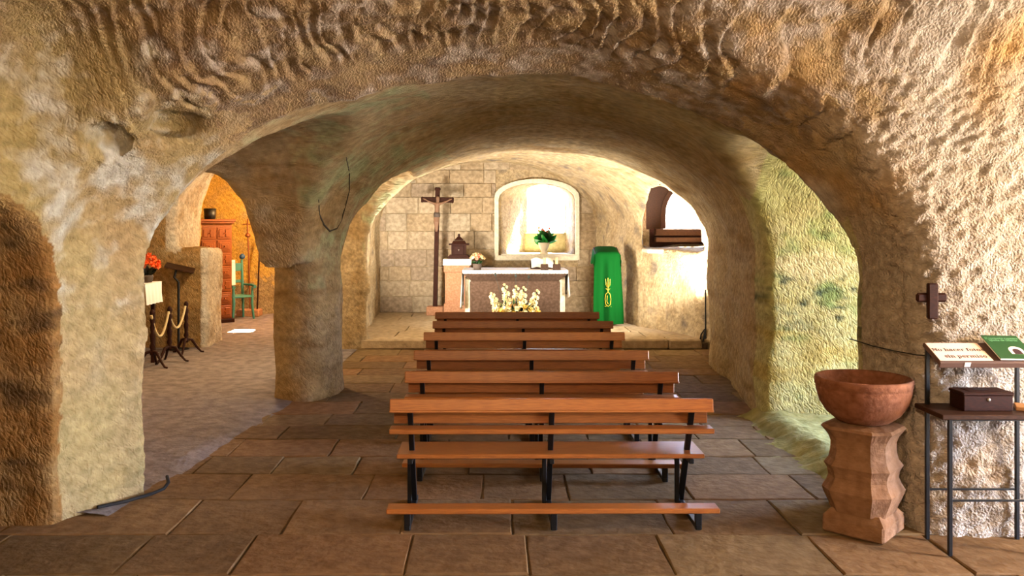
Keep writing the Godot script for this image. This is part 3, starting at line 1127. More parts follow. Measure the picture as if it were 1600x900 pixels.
func build_windows():
	# chancel window: limewashed surround, sill, parapet panel and pane
	var w := Node3D.new()
	w.name = "window_1"
	add_child(w)
	struct(w)
	var s := st()
	ring_strip(s, arch_points(-0.03, 1.63, 1.16, 2.40, 0.36), arch_points(0.05, 1.55, 1.26, 2.36, 0.32), -16.99, -16.885)
	var fo := obj("surround", done(s), M.lime, w)
	s = st()
	bbox(s, T(V(0.8, 1.21, 16.97)), Vector3(1.62, 0.1, 0.2), 0.015)
	bbox(s, T(V(0.85, 1.255, 17.4)), Vector3(1.5, 0.06, 0.9), 0.01)
	obj("window_sill", done(s), M.lime, w)
	s = st()
	bbox(s, T(V(1.04, 1.48, 17.93)), Vector3(0.98, 0.42, 0.1), 0.01)
	obj("parapet", done(s), M.sill, w)
	s = st()
	bbox(s, T(V(1.04, 2.2, 17.98)), Vector3(0.9, 1.1, 0.006), 0.001)
	obj("pane", done(s), M.glass, w)
	# side window: arched wooden frame on a deep rail
	var w2 := Node3D.new()
	w2.name = "window_2"
	add_child(w2)
	struct(w2)
	var f := FOC / 15.4
	s = st()
	var x0 := 2.93
	var x1 := 4.05
	ring_strip(s, arch_points(x0, x1, 1.78, 2.05, 0.62), arch_points(x0 + 0.09, x1 - 0.09, 1.78, 2.05, 0.53), -15.44, -15.36)
	obj("window_frame", done(s), M.window_wood, w2)
	s = st()
	# boards that close the corners over the arch
	var oc := arch_points(x0, x1, 1.78, 2.05, 0.62)
	var sq := PackedVector2Array()
	for p in oc:
		var c := (x0 + x1) * 0.5
		var v := p - Vector2(c, 2.05)
		if p.y <= 2.05: sq.append(Vector2(p.x + signf(v.x) * 0.25, p.y))
		else:
			var k := 1.0 / maxf(absf(v.x) / 0.81, v.y / 0.75)
			sq.append(Vector2(c, 2.05) + v * k)
	ring_strip(s, sq, oc, -15.43, -15.39)
	obj("spandrel_board", done(s), M.window_wood, w2)
	for q in [["rail", 1.735, 0.12, 0.16], ["rail", 1.60, 0.085, 0.2]]:
		s = st()
		bbox(s, T(V(3.5, q[1], 15.4 - q[3] * 0.3)), Vector3(1.36, q[2], q[3]), 0.008)
		obj(q[0], done(s), M.window_wood, w2)
	s = st()
	bbox(s, T(V(3.5, 1.62, 15.48)), Vector3(1.5, 0.36, 0.04), 0.005)
	obj("board", done(s), M.dark_wood, w2)
	s = st()
	prism(s, T(V(0, 0, 15.4)), arch_points(x0 + 0.06, x1 - 0.06, 1.78, 2.05, 0.55), 0.006)
	obj("pane", done(s), M.glass, w2)
	for q in [[3.27, 1.80, 3.27, 2.05], [3.40, 1.80, 3.40, 1.98], [3.53, 1.80, 3.53, 1.98], [3.66, 1.80, 3.66, 1.98], [3.2, 1.95, 3.8, 1.95]]:
		s = st()
		tube(s, [V(q[0], q[1], 15.43), V(q[2], q[3], 15.43)], 0.008, 6)
		obj("glazing_bar", done(s), M.window_wood, w2)
	# sill slab of the side window
	s = st()
	bbox(s, T(V(3.35, 1.43, 14.75)), Vector3(1.75, 0.06, 1.25), 0.015)
	obj("window_sill", done(s), M.lime, w2)

# ---------------------------------------------------------------- pews
func build_pews():
	var L := 2.05
	var places := [[0.352, 5.49], [0.341, 6.49], [0.308, 7.56], [0.288, 8.82], [0.305, 9.82], [0.264, 10.8]]
	var ords := ["nearest of the six pews, pine on black iron, with its kneeling board in full view", "second pew from the camera, pine boards on black iron frames", "third pew from the camera, pine boards on black iron frames", "fourth pew from the camera, pine boards on black iron frames", "fifth pew from the camera, last but one before the altar", "farthest of the six pine pews, closest to the altar step"]
	var meshes := {}
	var s := st()
	bbox(s, T(Vector3(0, 0.745, 0.01), -0.16), Vector3(L, 0.078, 0.034), 0.006)
	bbox(s, T(Vector3(0, 0.707, 0.022), -0.16), Vector3(L, 0.016, 0.05), 0.004)
	meshes.top_rail = done(s)
	meshes.backrest_board = box_mesh(Vector3(L - 0.03, 0.105, 0.022), 0.004)
	meshes.book_shelf = box_mesh(Vector3(L, 0.032, 0.115), 0.005)
	meshes.seat = box_mesh(Vector3(1.98, 0.03, 0.33), 0.006)
	meshes.kneeler = box_mesh(Vector3(2.06, 0.032, 0.12), 0.006)
	s = st()
	# raked post from the foot to the back
	bbox(s, T(Vector3(0, 0.37, -0.19), 0.455), Vector3(0.034, 0.80, 0.034), 0.003)
	meshes.post = done(s)
	meshes.base_bar = box_mesh(Vector3(0.034, 0.03, 0.62), 0.003)
	meshes.kneeler_leg = box_mesh(Vector3(0.04, 0.105, 0.036), 0.003)
	meshes.seat_leg = box_mesh(Vector3(0.03, 0.37, 0.03), 0.003)
	meshes.seat_bar = box_mesh(Vector3(0.03, 0.03, 0.34), 0.003)
	for i in 6:
		var t := thing("pew", ords[i], "pew", V(places[i][0], 0.0, places[i][1]), [0.006, -0.01, 0.0, 0.005, -0.004, 0.003][i], "pews in the nave")
		obj("top_rail", meshes.top_rail, M.pew[0], t)
		obj("backrest_board", meshes.backrest_board, M.pew[2], t).position = Vector3(0, 0.66, -0.085)
		obj("book_shelf", meshes.book_shelf, M.pew[1], t).position = Vector3(0, 0.585, 0.0)
		obj("seat", meshes.seat, M.pew[1], t).position = Vector3(0, 0.40, -0.215)
		obj("kneeler", meshes.kneeler, M.pew[0], t).position = Vector3(0, 0.12, 0.11)
		for k in 3:
			var x: float = [-0.9, 0.005, 0.9][k]
			var f := Node3D.new()
			f.name = "frame"
			t.add_child(f, true)
			f.position.x = x
			obj("post", meshes.post, M.iron, f)
			obj("base_bar", meshes.base_bar, M.iron, f).position = Vector3(0, 0.016, -0.15)
			obj("kneeler_leg", meshes.kneeler_leg, M.iron, f).position = Vector3(0, 0.054, 0.14)
			obj("seat_leg", meshes.seat_leg, M.iron, f).position = Vector3(-0.03, 0.2, -0.33)
			obj("seat_bar", meshes.seat_bar, M.iron, f).position = Vector3(0, 0.372, -0.2)

# ---------------------------------------------------------------- soft bodies as one skin
func blob(bones: Array, cell: float, k := 0.02) -> ArrayMesh:
	# bones: [a, b, ra, rb]
	var lo := Vector3.ONE * 99.0
	var hi := -lo
	for b in bones:
		for e in 2:
			var R: float = b[2 + e] + cell * 2.0
			lo = lo.min(b[e] - Vector3.ONE * R)
			hi = hi.max(b[e] + Vector3.ONE * R)
	var n := Vector3i(((hi - lo) / cell).ceil()) + Vector3i.ONE
	var G := PackedFloat32Array()
	G.resize(n.x * n.y * n.z)
	var o := 0
	for i in n.x:
		for j in n.y:
			for l in n.z:
				var p := lo + Vector3(i, j, l) * cell
				var f := 9.0
				for b in bones:
					var pa: Vector3 = p - b[0]
					var ba: Vector3 = b[1] - b[0]
					var h := clampf(pa.dot(ba) / maxf(ba.length_squared(), 1e-9), 0, 1)
					f = smin(f, (pa - ba * h).length() - lerpf(b[2], b[3], h), k)
				G[o] = f
				o += 1
	var SX := n.y * n.z
	var SY := n.z
	var idx := {}
	var vs := PackedVector3Array()
	for i in n.x - 1:
		for j in n.y - 1:
			for l in n.z - 1:
				o = i * SX + j * SY + l
				var c := 0.0
				var acc := Vector3.ZERO
				for e in [[0, 0, 0, 0], [0, 0, 1, 0], [0, 1, 0, 0], [0, 1, 1, 0], [0, 0, 0, 1], [0, 0, 1, 1], [1, 0, 0, 1], [1, 0, 1, 1], [0, 0, 0, 2], [0, 1, 0, 2], [1, 0, 0, 2], [1, 1, 0, 2]]:
					var oa: int = o + e[0] * SX + e[1] * SY + e[2]
					var ob: int = oa + [SX, SY, 1][e[3]]
					var fa := G[oa]
					var fb := G[ob]
					if (fa < 0.0) != (fb < 0.0):
						var t := fa / (fa - fb)
						var v := Vector3(e[0], e[1], e[2])
						v[e[3]] += t
						acc += v
						c += 1.0
				if c > 0.0:
					idx[o] = vs.size()
					vs.append(lo + (Vector3(i, j, l) + acc / c) * cell)
	var Q := PackedInt32Array()
	for key in idx:
		o = key
		var i := o / SX
		var j := (o / SY) % n.y
		var l := o % n.z
		if i < 1 or j < 1 or l < 1: continue
		var s0 := G[o] < 0.0
		for ax in 3:
			var a1: int = [SX, SY, 1][ax]
			var a2: int = [SY, 1, SX][ax]
			var a3: int = [1, SX, SY][ax]
			if (G[o + a1] < 0.0) != s0:
				var q := [idx.get(o - a2 - a3, -1), idx.get(o - a3, -1), idx.get(o, -1), idx.get(o - a2, -1)]
				if q.min() >= 0:
					if not s0: q.reverse()
					Q.append_array(q)
	var N := normals(vs, Q)
	var I := PackedInt32Array()
	for q in range(0, Q.size(), 4): I.append_array([Q[q], Q[q + 1], Q[q + 2], Q[q], Q[q + 2], Q[q + 3]])
	var arr := []
	arr.resize(Mesh.ARRAY_MAX)
	arr[Mesh.ARRAY_VERTEX] = vs
	arr[Mesh.ARRAY_NORMAL] = N
	arr[Mesh.ARRAY_INDEX] = I
	var am := ArrayMesh.new()
	am.add_surface_from_arrays(Mesh.PRIMITIVE_TRIANGLES, arr)
	return am

# ---------------------------------------------------------------- flowers
func leaf_mesh(len_: float, wid: float, bend: float) -> ArrayMesh:
	var s := st()
	s.set_smooth_group(0)
	var n := 5
	for k in n:
		var pts := []
		for e in [k, k + 1]:
			var t := float(e) / n
			var w := wid * sin(PI * clampf(t * 0.92 + 0.08, 0, 1)) * 0.5
			var p := Vector3(0, len_ * t, bend * t * t)
			pts.append([p - Vector3(w, 0, -w * 0.35), p, p + Vector3(w, 0, w * 0.35)])
		for m in 2:
			quad(s, pts[0][m], pts[1][m], pts[1][m + 1], pts[0][m + 1])
			quad(s, pts[0][m + 1] + Vector3(0, 0, -0.001), pts[1][m + 1] + Vector3(0, 0, -0.001), pts[1][m] + Vector3(0, 0, -0.001), pts[0][m] + Vector3(0, 0, -0.001))
	return done(s)

func blossom_mesh(r: float, petals: int, cup: float) -> ArrayMesh:
	var s := st()
	for ring in 2:
		var rr := r * (1.0 - 0.4 * ring)
		for k in petals:
			var a := TAU * (k + 0.5 * ring) / petals
			var u := Vector3(cos(a), 0, sin(a))
			var v := Vector3(-sin(a), 0, cos(a))
			var c := Vector3.UP * (cup * 0.15 * ring)
			var m := c + u * rr * 0.55 + Vector3.UP * cup * (0.35 + ring * 0.3)
			var tip := c + u * rr + Vector3.UP * cup * (0.6 + ring * 0.5)
			var w := rr * 0.45
			s.set_smooth_group(0)
			for q in [[c, m - v * w, m], [c, m, m + v * w], [m - v * w, tip, m], [m, tip, m + v * w]]:
				s.add_vertex(q[0]); s.add_vertex(q[1]); s.add_vertex(q[2])
	s.set_smooth_group(0)
	lathe(s, T(Vector3.UP * cup * 0.1), [[0.0, 0.0], [r * 0.28, cup * 0.2], [r * 0.2, cup * 0.6], [0.0, cup * 0.75]], 7)
	return done(s)

func put(called: String, mesh: Mesh, m: Material, parent: Node, at: Vector3, dir: Vector3, roll := 0.0, sc := 1.0) -> MeshInstance3D:
	var o := obj(called, mesh, m, parent)
	var y := dir.normalized()
	var x := y.cross(Vector3(0.13, 0.2, 0.97)).normalized()
	var b := Basis(x, y, x.cross(y)) * Basis(Vector3.UP, roll)
	o.transform = Transform3D(b.scaled(Vector3.ONE * sc), at)
	return o

# ---------------------------------------------------------------- chancel
func build_chancel():
	var r := RandomNumberGenerator.new()
	r.seed = 21
	var FL := 0.145
	# altar
	var al := thing("altar", "stone altar block with flared top slab beneath a white cloth", "altar", V(0.335, FL, 15.5))
	var s := st()
	bbox(s, T(Vector3(0, 0.36, 0)), Vector3(1.62, 0.74, 0.62), 0.015)
	obj("body", done(s), M.altar, al)
	s = st()
	var lo := Vector3(0.76, 0.72, 0.28)
	var hi := Vector3(0.89, 0.84, 0.43)
	for q in [[Vector3(-1, 0, 1), Vector3(1, 0, 1)], [Vector3(1, 0, 1), Vector3(1, 0, -1)], [Vector3(1, 0, -1), Vector3(-1, 0, -1)], [Vector3(-1, 0, -1), Vector3(-1, 0, 1)]]:
		var a: Vector3 = q[0]
		var b: Vector3 = q[1]
		quad(s, Vector3(a.x * hi.x, hi.y, a.z * hi.z), Vector3(b.x * hi.x, hi.y, b.z * hi.z), Vector3(b.x * lo.x, lo.y, b.z * lo.z), Vector3(a.x * lo.x, lo.y, a.z * lo.z))
	bbox(s, T(Vector3(0, 0.875, 0)), Vector3(1.80, 0.075, 0.88), 0.01)
	obj("table_slab", done(s), M.altar, al)
	for x in [-0.83, 0.83]:
		s = st()
		bbox(s, T(Vector3(x, 0.40, 0.26)), Vector3(0.10, 0.8, 0.1), 0.01)
		obj("corner_post", done(s), M.lime, al)
	# altar cloth: top sheet, lace edge, side falls
	var cl := thing("altar_cloth", "white lace-edged cloth draped over the stone altar", "cloth", V(0.335, FL + 0.915, 15.5))
	s = st()
	bbox(s, T(Vector3(0, 0.006, 0)), Vector3(1.85, 0.012, 0.93), 0.004)
	obj("sheet", done(s), M.white_cloth, cl)
	s = st()
	var n := 92
	var prev := []
	for k in n + 1:
		var x := -0.92 + 1.84 * k / n
		var z := 0.468 + sin(k * 0.9) * 0.004
		var yb := -0.038 - 0.012 * absf(sin(k * 1.2))
		var row := [Vector3(x, 0.008, z), Vector3(x, yb, z + 0.004), Vector3(x, yb, z - 0.002), Vector3(x, 0.008, z - 0.006)]
		if k > 0:
			for e in 4: quad(s, prev[e], row[e], row[(e + 1) % 4], prev[(e + 1) % 4])
		prev = row
	obj("lace_edge", done(s), M.lace, cl)
	for sd in [-1.0, 1.0]:
		s = st()
		s.set_smooth_group(0)
		var nn := 22
		for k in nn:
			for m in 8:
				var pts := []
				for e in [[0, 0], [1, 0], [1, 1], [0, 1]]:
					var u := float(k + e[0]) / nn
					var v := float(m + e[1]) / 8.0
					var z := lerpf(0.46, -0.46, u)
					var drop := (0.62 if sd < 0 else 0.42) + 0.06 * sin(u * 9.0)
					pts.append(Vector3(sd * (0.925 + 0.02 * v + 0.018 * v * sin(u * 26.0)), 0.006 - v * drop, z))
				quad(s, pts[0], pts[1], pts[2], pts[3])
		obj("side_fall", done(s), M.white_cloth, cl)
	var top := FL + 0.927
	# things on the altar
	for k in 2:
		var px: float = [851.0, 870.0][k]
		var cd := thing("candle_holder", ["dark bark-covered log candle holder beside the open book", "dark bark-covered log candle holder at the altar's right end"][k] + ", with a short candle", "candle holder", V((px - 775.0) / 89.5, top, 15.12), 0.0, "log candle holders on the altar")
		s = st()
		lathe(s, T(Vector3.ZERO), [[0.0, 0.0], [0.066, 0.0], [0.07, 0.02], [0.068, 0.1], [0.06, 0.108], [0.0, 0.105]], 18)
		obj("log", done(s), M.bark, cd)
		s = st()
		lathe(s, T(Vector3.ZERO), [[0.026, 0.104], [0.026, 0.2], [0.022, 0.215], [0.0, 0.21]], 14)
		var ca := obj("candle", done(s), M.wax, cd)
		s = st()
		tube(s, [Vector3(0, 0.208, 0), Vector3(0.002, 0.232, 0)], 0.0025, 5)
		obj("wick", done(s), M.black, ca)
	var bk := thing("missal", "open white-paged book propped on the altar behind the candles", "book", V((848.0 - 775.0) / 87.5, top, 15.45), 0.0)
	for sd in [-1.0, 1.0]:
		s = st()
		s.set_smooth_group(0)
		for k in 8:
			var pts := []
			for e in [k, k + 1]:
				var u := float(e) / 8.0
				pts.append(Vector3(sd * 0.2 * u, 0.035 + 0.03 * sin(u * PI) , 0.0))
			for layer in 2:
				pass
			var up := Vector3(0, 0.13, -0.22)
			if sd > 0: quad(s, pts[0], pts[0] + up, pts[1] + up, pts[1])
			else: quad(s, pts[1], pts[1] + up, pts[0] + up, pts[0])
			var dn := Vector3(0, -0.03, -0.01)
			if sd > 0: quad(s, pts[0] + dn, pts[0], pts[1], pts[1] + dn)
			else: quad(s, pts[1] + dn, pts[1], pts[0], pts[0] + dn)
		obj("page_block", done(s), M.paper_white, bk)
	s = st()
	bbox(s, T(Vector3(0, 0.012, 0.0)), Vector3(0.44, 0.02, 0.05), 0.004)
	bbox(s, T(Vector3(0, 0.075, -0.12), 0.533), Vector3(0.43, 0.012, 0.27), 0.003)
	bbox(s, T(Vector3(0, 0.075, -0.215)), Vector3(0.3, 0.15, 0.02), 0.003)
	obj("book_rest", done(s), M.dark_wood, bk)
	# small potted flowers on the altar
	var pt := thing("potted_flowers", "small brown pot of cream and white flowers on the altar's left end", "potted plant", V((745.5 - 775.0) / 89.0, top, 15.2))
	s = st()
	lathe(s, T(Vector3.ZERO), [[0.0, 0.0], [0.068, 0.0], [0.075, 0.1], [0.07, 0.11], [0.0, 0.1]], 16)
	obj("pot", done(s), M.pot, pt)
	var fm := blossom_mesh(0.035, 6, 0.03)
	var lm := leaf_mesh(0.11, 0.045, 0.03)
	for k in 14:
		var a := k * 2.4
		put("leaf", lm, M.leaf, pt, Vector3(0, 0.1, 0), Vector3(cos(a) * 1.1, 0.5 + 0.3 * r.randf(), sin(a) * 1.1), r.randf() * 6.0)
	for k in 22:
		var a := k * 2.4
		var e := sqrt((k + 0.5) / 22.0)
		var dir := Vector3(cos(a) * e, 1.15 - e * 0.7, sin(a) * e).normalized()
		put("blossom", fm, [M.petal_white, M.petal_cream, M.petal_white, M.petal_pink][k % 4], pt, Vector3(0, 0.14, 0) + dir * Vector3(0.12, 0.13, 0.12), dir, r.randf() * 6.0, r.randf_range(0.8, 1.2))
	# flower arrangement before the altar
	var ar := thing("flower_arrangement", "spray of white gladioli and yellow roses standing before the altar", "flowers", V((806.0 - 775.0) / 91.5, FL, 14.78))
	s = st()
	lathe(s, T(Vector3.ZERO), [[0.0, 0.0], [0.17, 0.0], [0.24, 0.18], [0.23, 0.2], [0.0, 0.19]], 20)
	obj("bowl", done(s), M.pot, ar)
	var gl := blossom_mesh(0.055, 6, 0.045)
	var rs := blossom_mesh(0.052, 8, 0.05)
	var lf := leaf_mesh(0.34, 0.05, 0.08)
	for k in 60:
		var a := k * 2.399
		put("leaf", lf, [M.leaf_dark, M.leaf, M.leaf_dark][k % 3], ar, Vector3(cos(a) * 0.08, 0.17, sin(a) * 0.08), Vector3(cos(a) * r.randf_range(0.6, 1.5), r.randf_range(0.5, 1.3), sin(a) * 0.7), r.randf() * 6.0)
	# spikes: foot and head in x and height
	for q in [[-0.42, 0.55, -0.28], [-0.20, 0.70, -0.12], [0.0, 0.67, 0.0], [0.13, 0.65, 0.08], [0.36, 0.60, 0.22]]:
		var a := Vector3(q[2], 0.2, 0.05)
		var b := Vector3(q[0], q[1], 0.08)
		s = st()
		tube(s, [a, a.lerp(b, 0.5) + Vector3(0, 0.02, 0), b], 0.006, 5)
		obj("stem", done(s), M.leaf, ar)
		for k in 12:
			var t := 0.15 + 0.85 * k / 11.0
			var dir := Vector3(sin(k * 2.0) * 0.9, 0.35, 0.8 + 0.2 * cos(k * 2.0))
			put("blossom", gl, M.petal_white if k % 6 != 5 else M.petal_cream, ar, a.lerp(b, t) + Vector3(sin(k * 2.0) * 0.03, 0, 0.02), dir, k * 1.1, 1.25 - 0.75 * t * t)
	for k in 40:
		var a := PI * (0.02 + 0.96 * float(k) / 39.0)
		var e := r.randf_range(0.45, 1.0)
		var dir := Vector3(-cos(a) * e, 0.25 + 0.5 * r.randf(), 0.9).normalized()
		put("blossom", rs, [M.petal_yellow, M.petal_cream, M.petal_white][k % 3], ar, Vector3(-cos(a) * 0.42 * e, 0.16 + 0.2 * r.randf() * (1.2 - absf(cos(a)) * 0.5), 0.16 + 0.08 * r.randf()), dir, r.randf() * 6, r.randf_range(0.8, 1.15))
	for q in [[-0.35, 0.86], [0.0, 0.84], [0.22, 0.82]]:
		s = st()
		tube(s, [Vector3(q[0] * 0.4, 0.2, 0.0), Vector3(q[0] * 0.8, 0.6, 0.0), Vector3(q[0], q[1], 0.02)], 0.004, 5)
		var sm := obj("stem", done(s), M.leaf_dark, ar)
		s = st()
		lathe(s, T(Vector3(q[0], q[1] - 0.03, 0.02)), [[0.0, 0.0], [0.022, 0.03], [0.016, 0.06], [0.0, 0.075]], 8)
		obj("bud", done(s), M.leaf_dark, sm)
	# vase in the window
	var vz := thing("window_vase", "pale stone vase of large green leaves on the window sill", "vase", V((850.0 - 775.0) / 79.3, 1.285, 17.05))
	s = st()
	lathe(s, T(Vector3.ZERO), [[0.0, 0.0], [0.085, 0.0], [0.085, 0.02], [0.05, 0.045], [0.065, 0.08], [0.10, 0.15], [0.115, 0.21], [0.12, 0.225], [0.1, 0.22], [0.0, 0.19]], 20)
	obj("urn", done(s), M.vase, vz)
	var bl := leaf_mesh(0.32, 0.24, 0.1)
	for k in 20:
		var a := k * 2.399
		put("leaf", bl, M.leaf_bright if k % 4 != 3 else M.leaf, vz, Vector3(0, 0.2, 0), Vector3(cos(a), r.randf_range(0.3, 1.2), sin(a) * 0.7), r.randf() * 6.0, r.randf_range(0.7, 1.05))
	for k in 9:
		var a := k * 2.399
		var dir := Vector3(cos(a) * 0.5, 1, sin(a) * 0.4).normalized()
		put("blossom", rs, [M.petal_pink, M.petal_cream, M.petal_orange][k % 3], vz, Vector3(0, 0.24, 0) + dir * r.randf_range(0.18, 0.3), dir, k, 0.9)
	# vine twig outside the window
	var tw := thing("vine_twig", "thin leafy twig hanging outside the bright chancel window", "twig", V(1.25, 2.75, 18.25))
	s = st()
	tube(s, [Vector3(-0.3, 0.12, 0), Vector3(-0.12, -0.08, 0), Vector3(0.05, -0.06, 0.02), Vector3(0.18, -0.2, 0.0), Vector3(0.24, -0.42, 0.02), Vector3(0.2, -0.62, 0.0), Vector3(0.1, -0.72, 0.0)], [0.012, 0.011, 0.01, 0.009, 0.008, 0.006, 0.004], 6)
	obj("stem", done(s), M.cross_wood, tw)
	var tl := leaf_mesh(0.09, 0.05, 0.02)
	for q in [[-0.12, -0.08], [0.0, -0.06], [0.12, -0.13], [0.18, -0.2], [0.22, -0.33], [0.24, -0.42], [0.22, -0.52], [0.2, -0.62], [0.1, -0.72]]:
		put("leaf", tl, M.leaf, tw, Vector3(q[0], q[1], 0.01), Vector3(r.randf_range(-1, 1), r.randf_range(-1, 0.6), 0.3), r.randf() * 6.0)
	# standing crucifix
	var F := 82.0
	var cx := thing("crucifix", "tall slim wooden crucifix with carved figure standing against the chancel wall", "crucifix", V(-1.16, FL, FOC / F))
	s = st()
	bbox(s, T(Vector3(0, 0.08, 0)), Vector3(0.32, 0.17, 0.28), 0.015)
	obj("base_stone", done(s), M.pedestal, cx)
	var sh := T(Vector3(0, 0.16, 0), 0, 0, -0.022)
	s = st()
	bbox(s, sh * T(Vector3(0, 1.12, 0)), Vector3(0.085, 2.24, 0.07), 0.006)
	bbox(s, sh * T(Vector3(0, 2.235, 0)), Vector3(0.11, 0.07, 0.08), 0.02)
	obj("upright", done(s), M.cross_wood, cx)
	s = st()
	bbox(s, sh * T(Vector3(0, 2.03, 0.01)), Vector3(0.60, 0.10, 0.06), 0.006)
	for e in [-0.29, 0.29]: bbox(s, sh * T(Vector3(e, 2.03, 0.01)), Vector3(0.04, 0.115, 0.07), 0.015)
	obj("crossbar", done(s), M.cross_wood, cx)
	var hd := Vector3(0.015, 2.02, 0.095)
	var bones := [[hd, hd + Vector3(-0.005, 0.045, 0.0), 0.032, 0.035], [Vector3(0, 1.98, 0.07), hd, 0.02, 0.022],
		[Vector3(0, 1.94, 0.07), Vector3(0, 1.80, 0.07), 0.052, 0.040], [Vector3(-0.045, 1.955, 0.07), Vector3(0.045, 1.955, 0.07), 0.03, 0.03],
		[Vector3(-0.06, 1.96, 0.07), Vector3(-0.15, 1.99, 0.065), 0.024, 0.018], [Vector3(-0.15, 1.99, 0.065), Vector3(-0.24, 2.04, 0.06), 0.018, 0.013], [Vector3(-0.24, 2.04, 0.06), Vector3(-0.275, 2.05, 0.055), 0.014, 0.009],
		[Vector3(0.06, 1.96, 0.07), Vector3(0.15, 1.99, 0.065), 0.024, 0.018], [Vector3(0.15, 1.99, 0.065), Vector3(0.24, 2.04, 0.06), 0.018, 0.013], [Vector3(0.24, 2.04, 0.06), Vector3(0.275, 2.05, 0.055), 0.014, 0.009],
		[Vector3(0, 1.80, 0.07), Vector3(0, 1.75, 0.07), 0.045, 0.05],
		[Vector3(-0.022, 1.75, 0.075), Vector3(-0.03, 1.61, 0.11), 0.035, 0.026], [Vector3(-0.03, 1.61, 0.11), Vector3(-0.012, 1.47, 0.07), 0.026, 0.016], [Vector3(-0.012, 1.47, 0.07), Vector3(-0.012, 1.43, 0.085), 0.016, 0.012],
		[Vector3(0.022, 1.75, 0.075), Vector3(0.02, 1.61, 0.11), 0.035, 0.026], [Vector3(0.02, 1.61, 0.11), Vector3(0.012, 1.47, 0.075), 0.026, 0.016], [Vector3(0.012, 1.47, 0.075), Vector3(0.012, 1.43, 0.09), 0.016, 0.012]]
	var fg := obj("carved_figure", blob(bones, 0.012, 0.012), M.corpus, cx)
	fg.transform = sh * T(Vector3(0, 0.0, -0.01))
	s = st()
	lathe(s, T(Vector3(0, 1.70, 0.078)), [[0.05, 0.0], [0.064, 0.01], [0.062, 0.06], [0.058, 0.085], [0.05, 0.09]], 12)
	obj("loincloth", done(s), M.pot, fg)
	# pedestal, its cloth and the tabernacle
	var pd := thing("pedestal", "square pink stone pedestal beside the altar", "pedestal", V((715.0 - 775.0) / 82.5, FL, 16.35))
	s = st()
	bbox(s, T(Vector3(0, 0.12, 0)), Vector3(0.50, 0.24, 0.44), 0.012)
	obj("foot_block", done(s), M.pedestal, pd)
	s = st()
	bbox(s, T(Vector3(0, 0.53, 0)), Vector3(0.455, 0.6, 0.4), 0.012)
	obj("shaft", done(s), M.pedestal, pd)
	s = st()
	bbox(s, T(Vector3(0, 0.94, 0)), Vector3(0.50, 0.24, 0.44), 0.02)
	obj("capital", done(s), M.pedestal, pd)
	var pc := thing("pedestal_cloth", "small white cloth covering the top of the stone pedestal", "cloth", V((715.0 - 775.0) / 82.5, FL + 1.063, 16.35))
	s = st()
	bbox(s, T(Vector3(0, 0.006, 0)), Vector3(0.52, 0.012, 0.46), 0.004)
	obj("sheet", done(s), M.white_cloth, pc)
	for q in [[0.0, 0.232, 0.52, 0.004, 0.0], [0.262, 0.0, 0.004, 0.46, 0.0], [-0.262, 0.0, 0.004, 0.46, 0.0]]:
		s = st()
		bbox(s, T(Vector3(q[0], -0.045, q[1])), Vector3(q[2], 0.11, q[3]), 0.001)
		obj("drop", done(s), M.white_cloth, pc)
	var tb := thing("tabernacle", "small dark wooden house-shaped tabernacle on the stone pedestal", "tabernacle", V((717.5 - 775.0) / 82.0, FL + 1.076, 16.38))
	s = st()
	bbox(s, T(Vector3(0, 0.02, 0)), Vector3(0.42, 0.04, 0.34), 0.006)
	bbox(s, T(Vector3(0, 0.055, 0)), Vector3(0.36, 0.035, 0.30), 0.006)
	obj("plinth", done(s), M.dark_wood, tb)
	s = st()
	bbox(s, T(Vector3(0, 0.165, 0)), Vector3(0.27, 0.19, 0.24), 0.005)
	for e in [-0.125, 0.125]: bbox(s, T(Vector3(e, 0.165, 0.122)), Vector3(0.03, 0.19, 0.02), 0.004)
	obj("body", done(s), M.dark_wood, tb)
	s = st()
	bbox(s, T(Vector3(0, 0.16, 0.124)), Vector3(0.18, 0.15, 0.012), 0.003)
	var dr := obj("door", done(s), M.dark_wood, tb)
	s = st()
	bbox(s, T(Vector3(0, 0.165, 0.133)), Vector3(0.012, 0.035, 0.008), 0.002)
	bbox(s, T(Vector3(0, 0.172, 0.133)), Vector3(0.03, 0.01, 0.008), 0.002)
	obj("lock", done(s), M.silver, dr)
	s = st()
	bbox(s, T(Vector3(0, 0.272, 0)), Vector3(0.38, 0.028, 0.30), 0.006)
	lathe(s, T(Vector3.ZERO, 0, PI / 4), [[0.19, 0.285], [0.15, 0.335], [0.14, 0.335]], 4, false)
	bbox(s, T(Vector3(0, 0.355, 0)), Vector3(0.16, 0.025, 0.14), 0.005)
	lathe(s, T(Vector3.ZERO, 0, PI / 4), [[0.1, 0.365], [0.045, 0.41], [0.0, 0.41]], 4, false)
	obj("roof", done(s), M.dark_wood, tb)
	s = st()
	bbox(s, T(Vector3(0, 0.435, 0)), Vector3(0.045, 0.07, 0.045), 0.01)
	obj("finial", done(s), M.dark_wood, tb)
	build_ambo(FL)

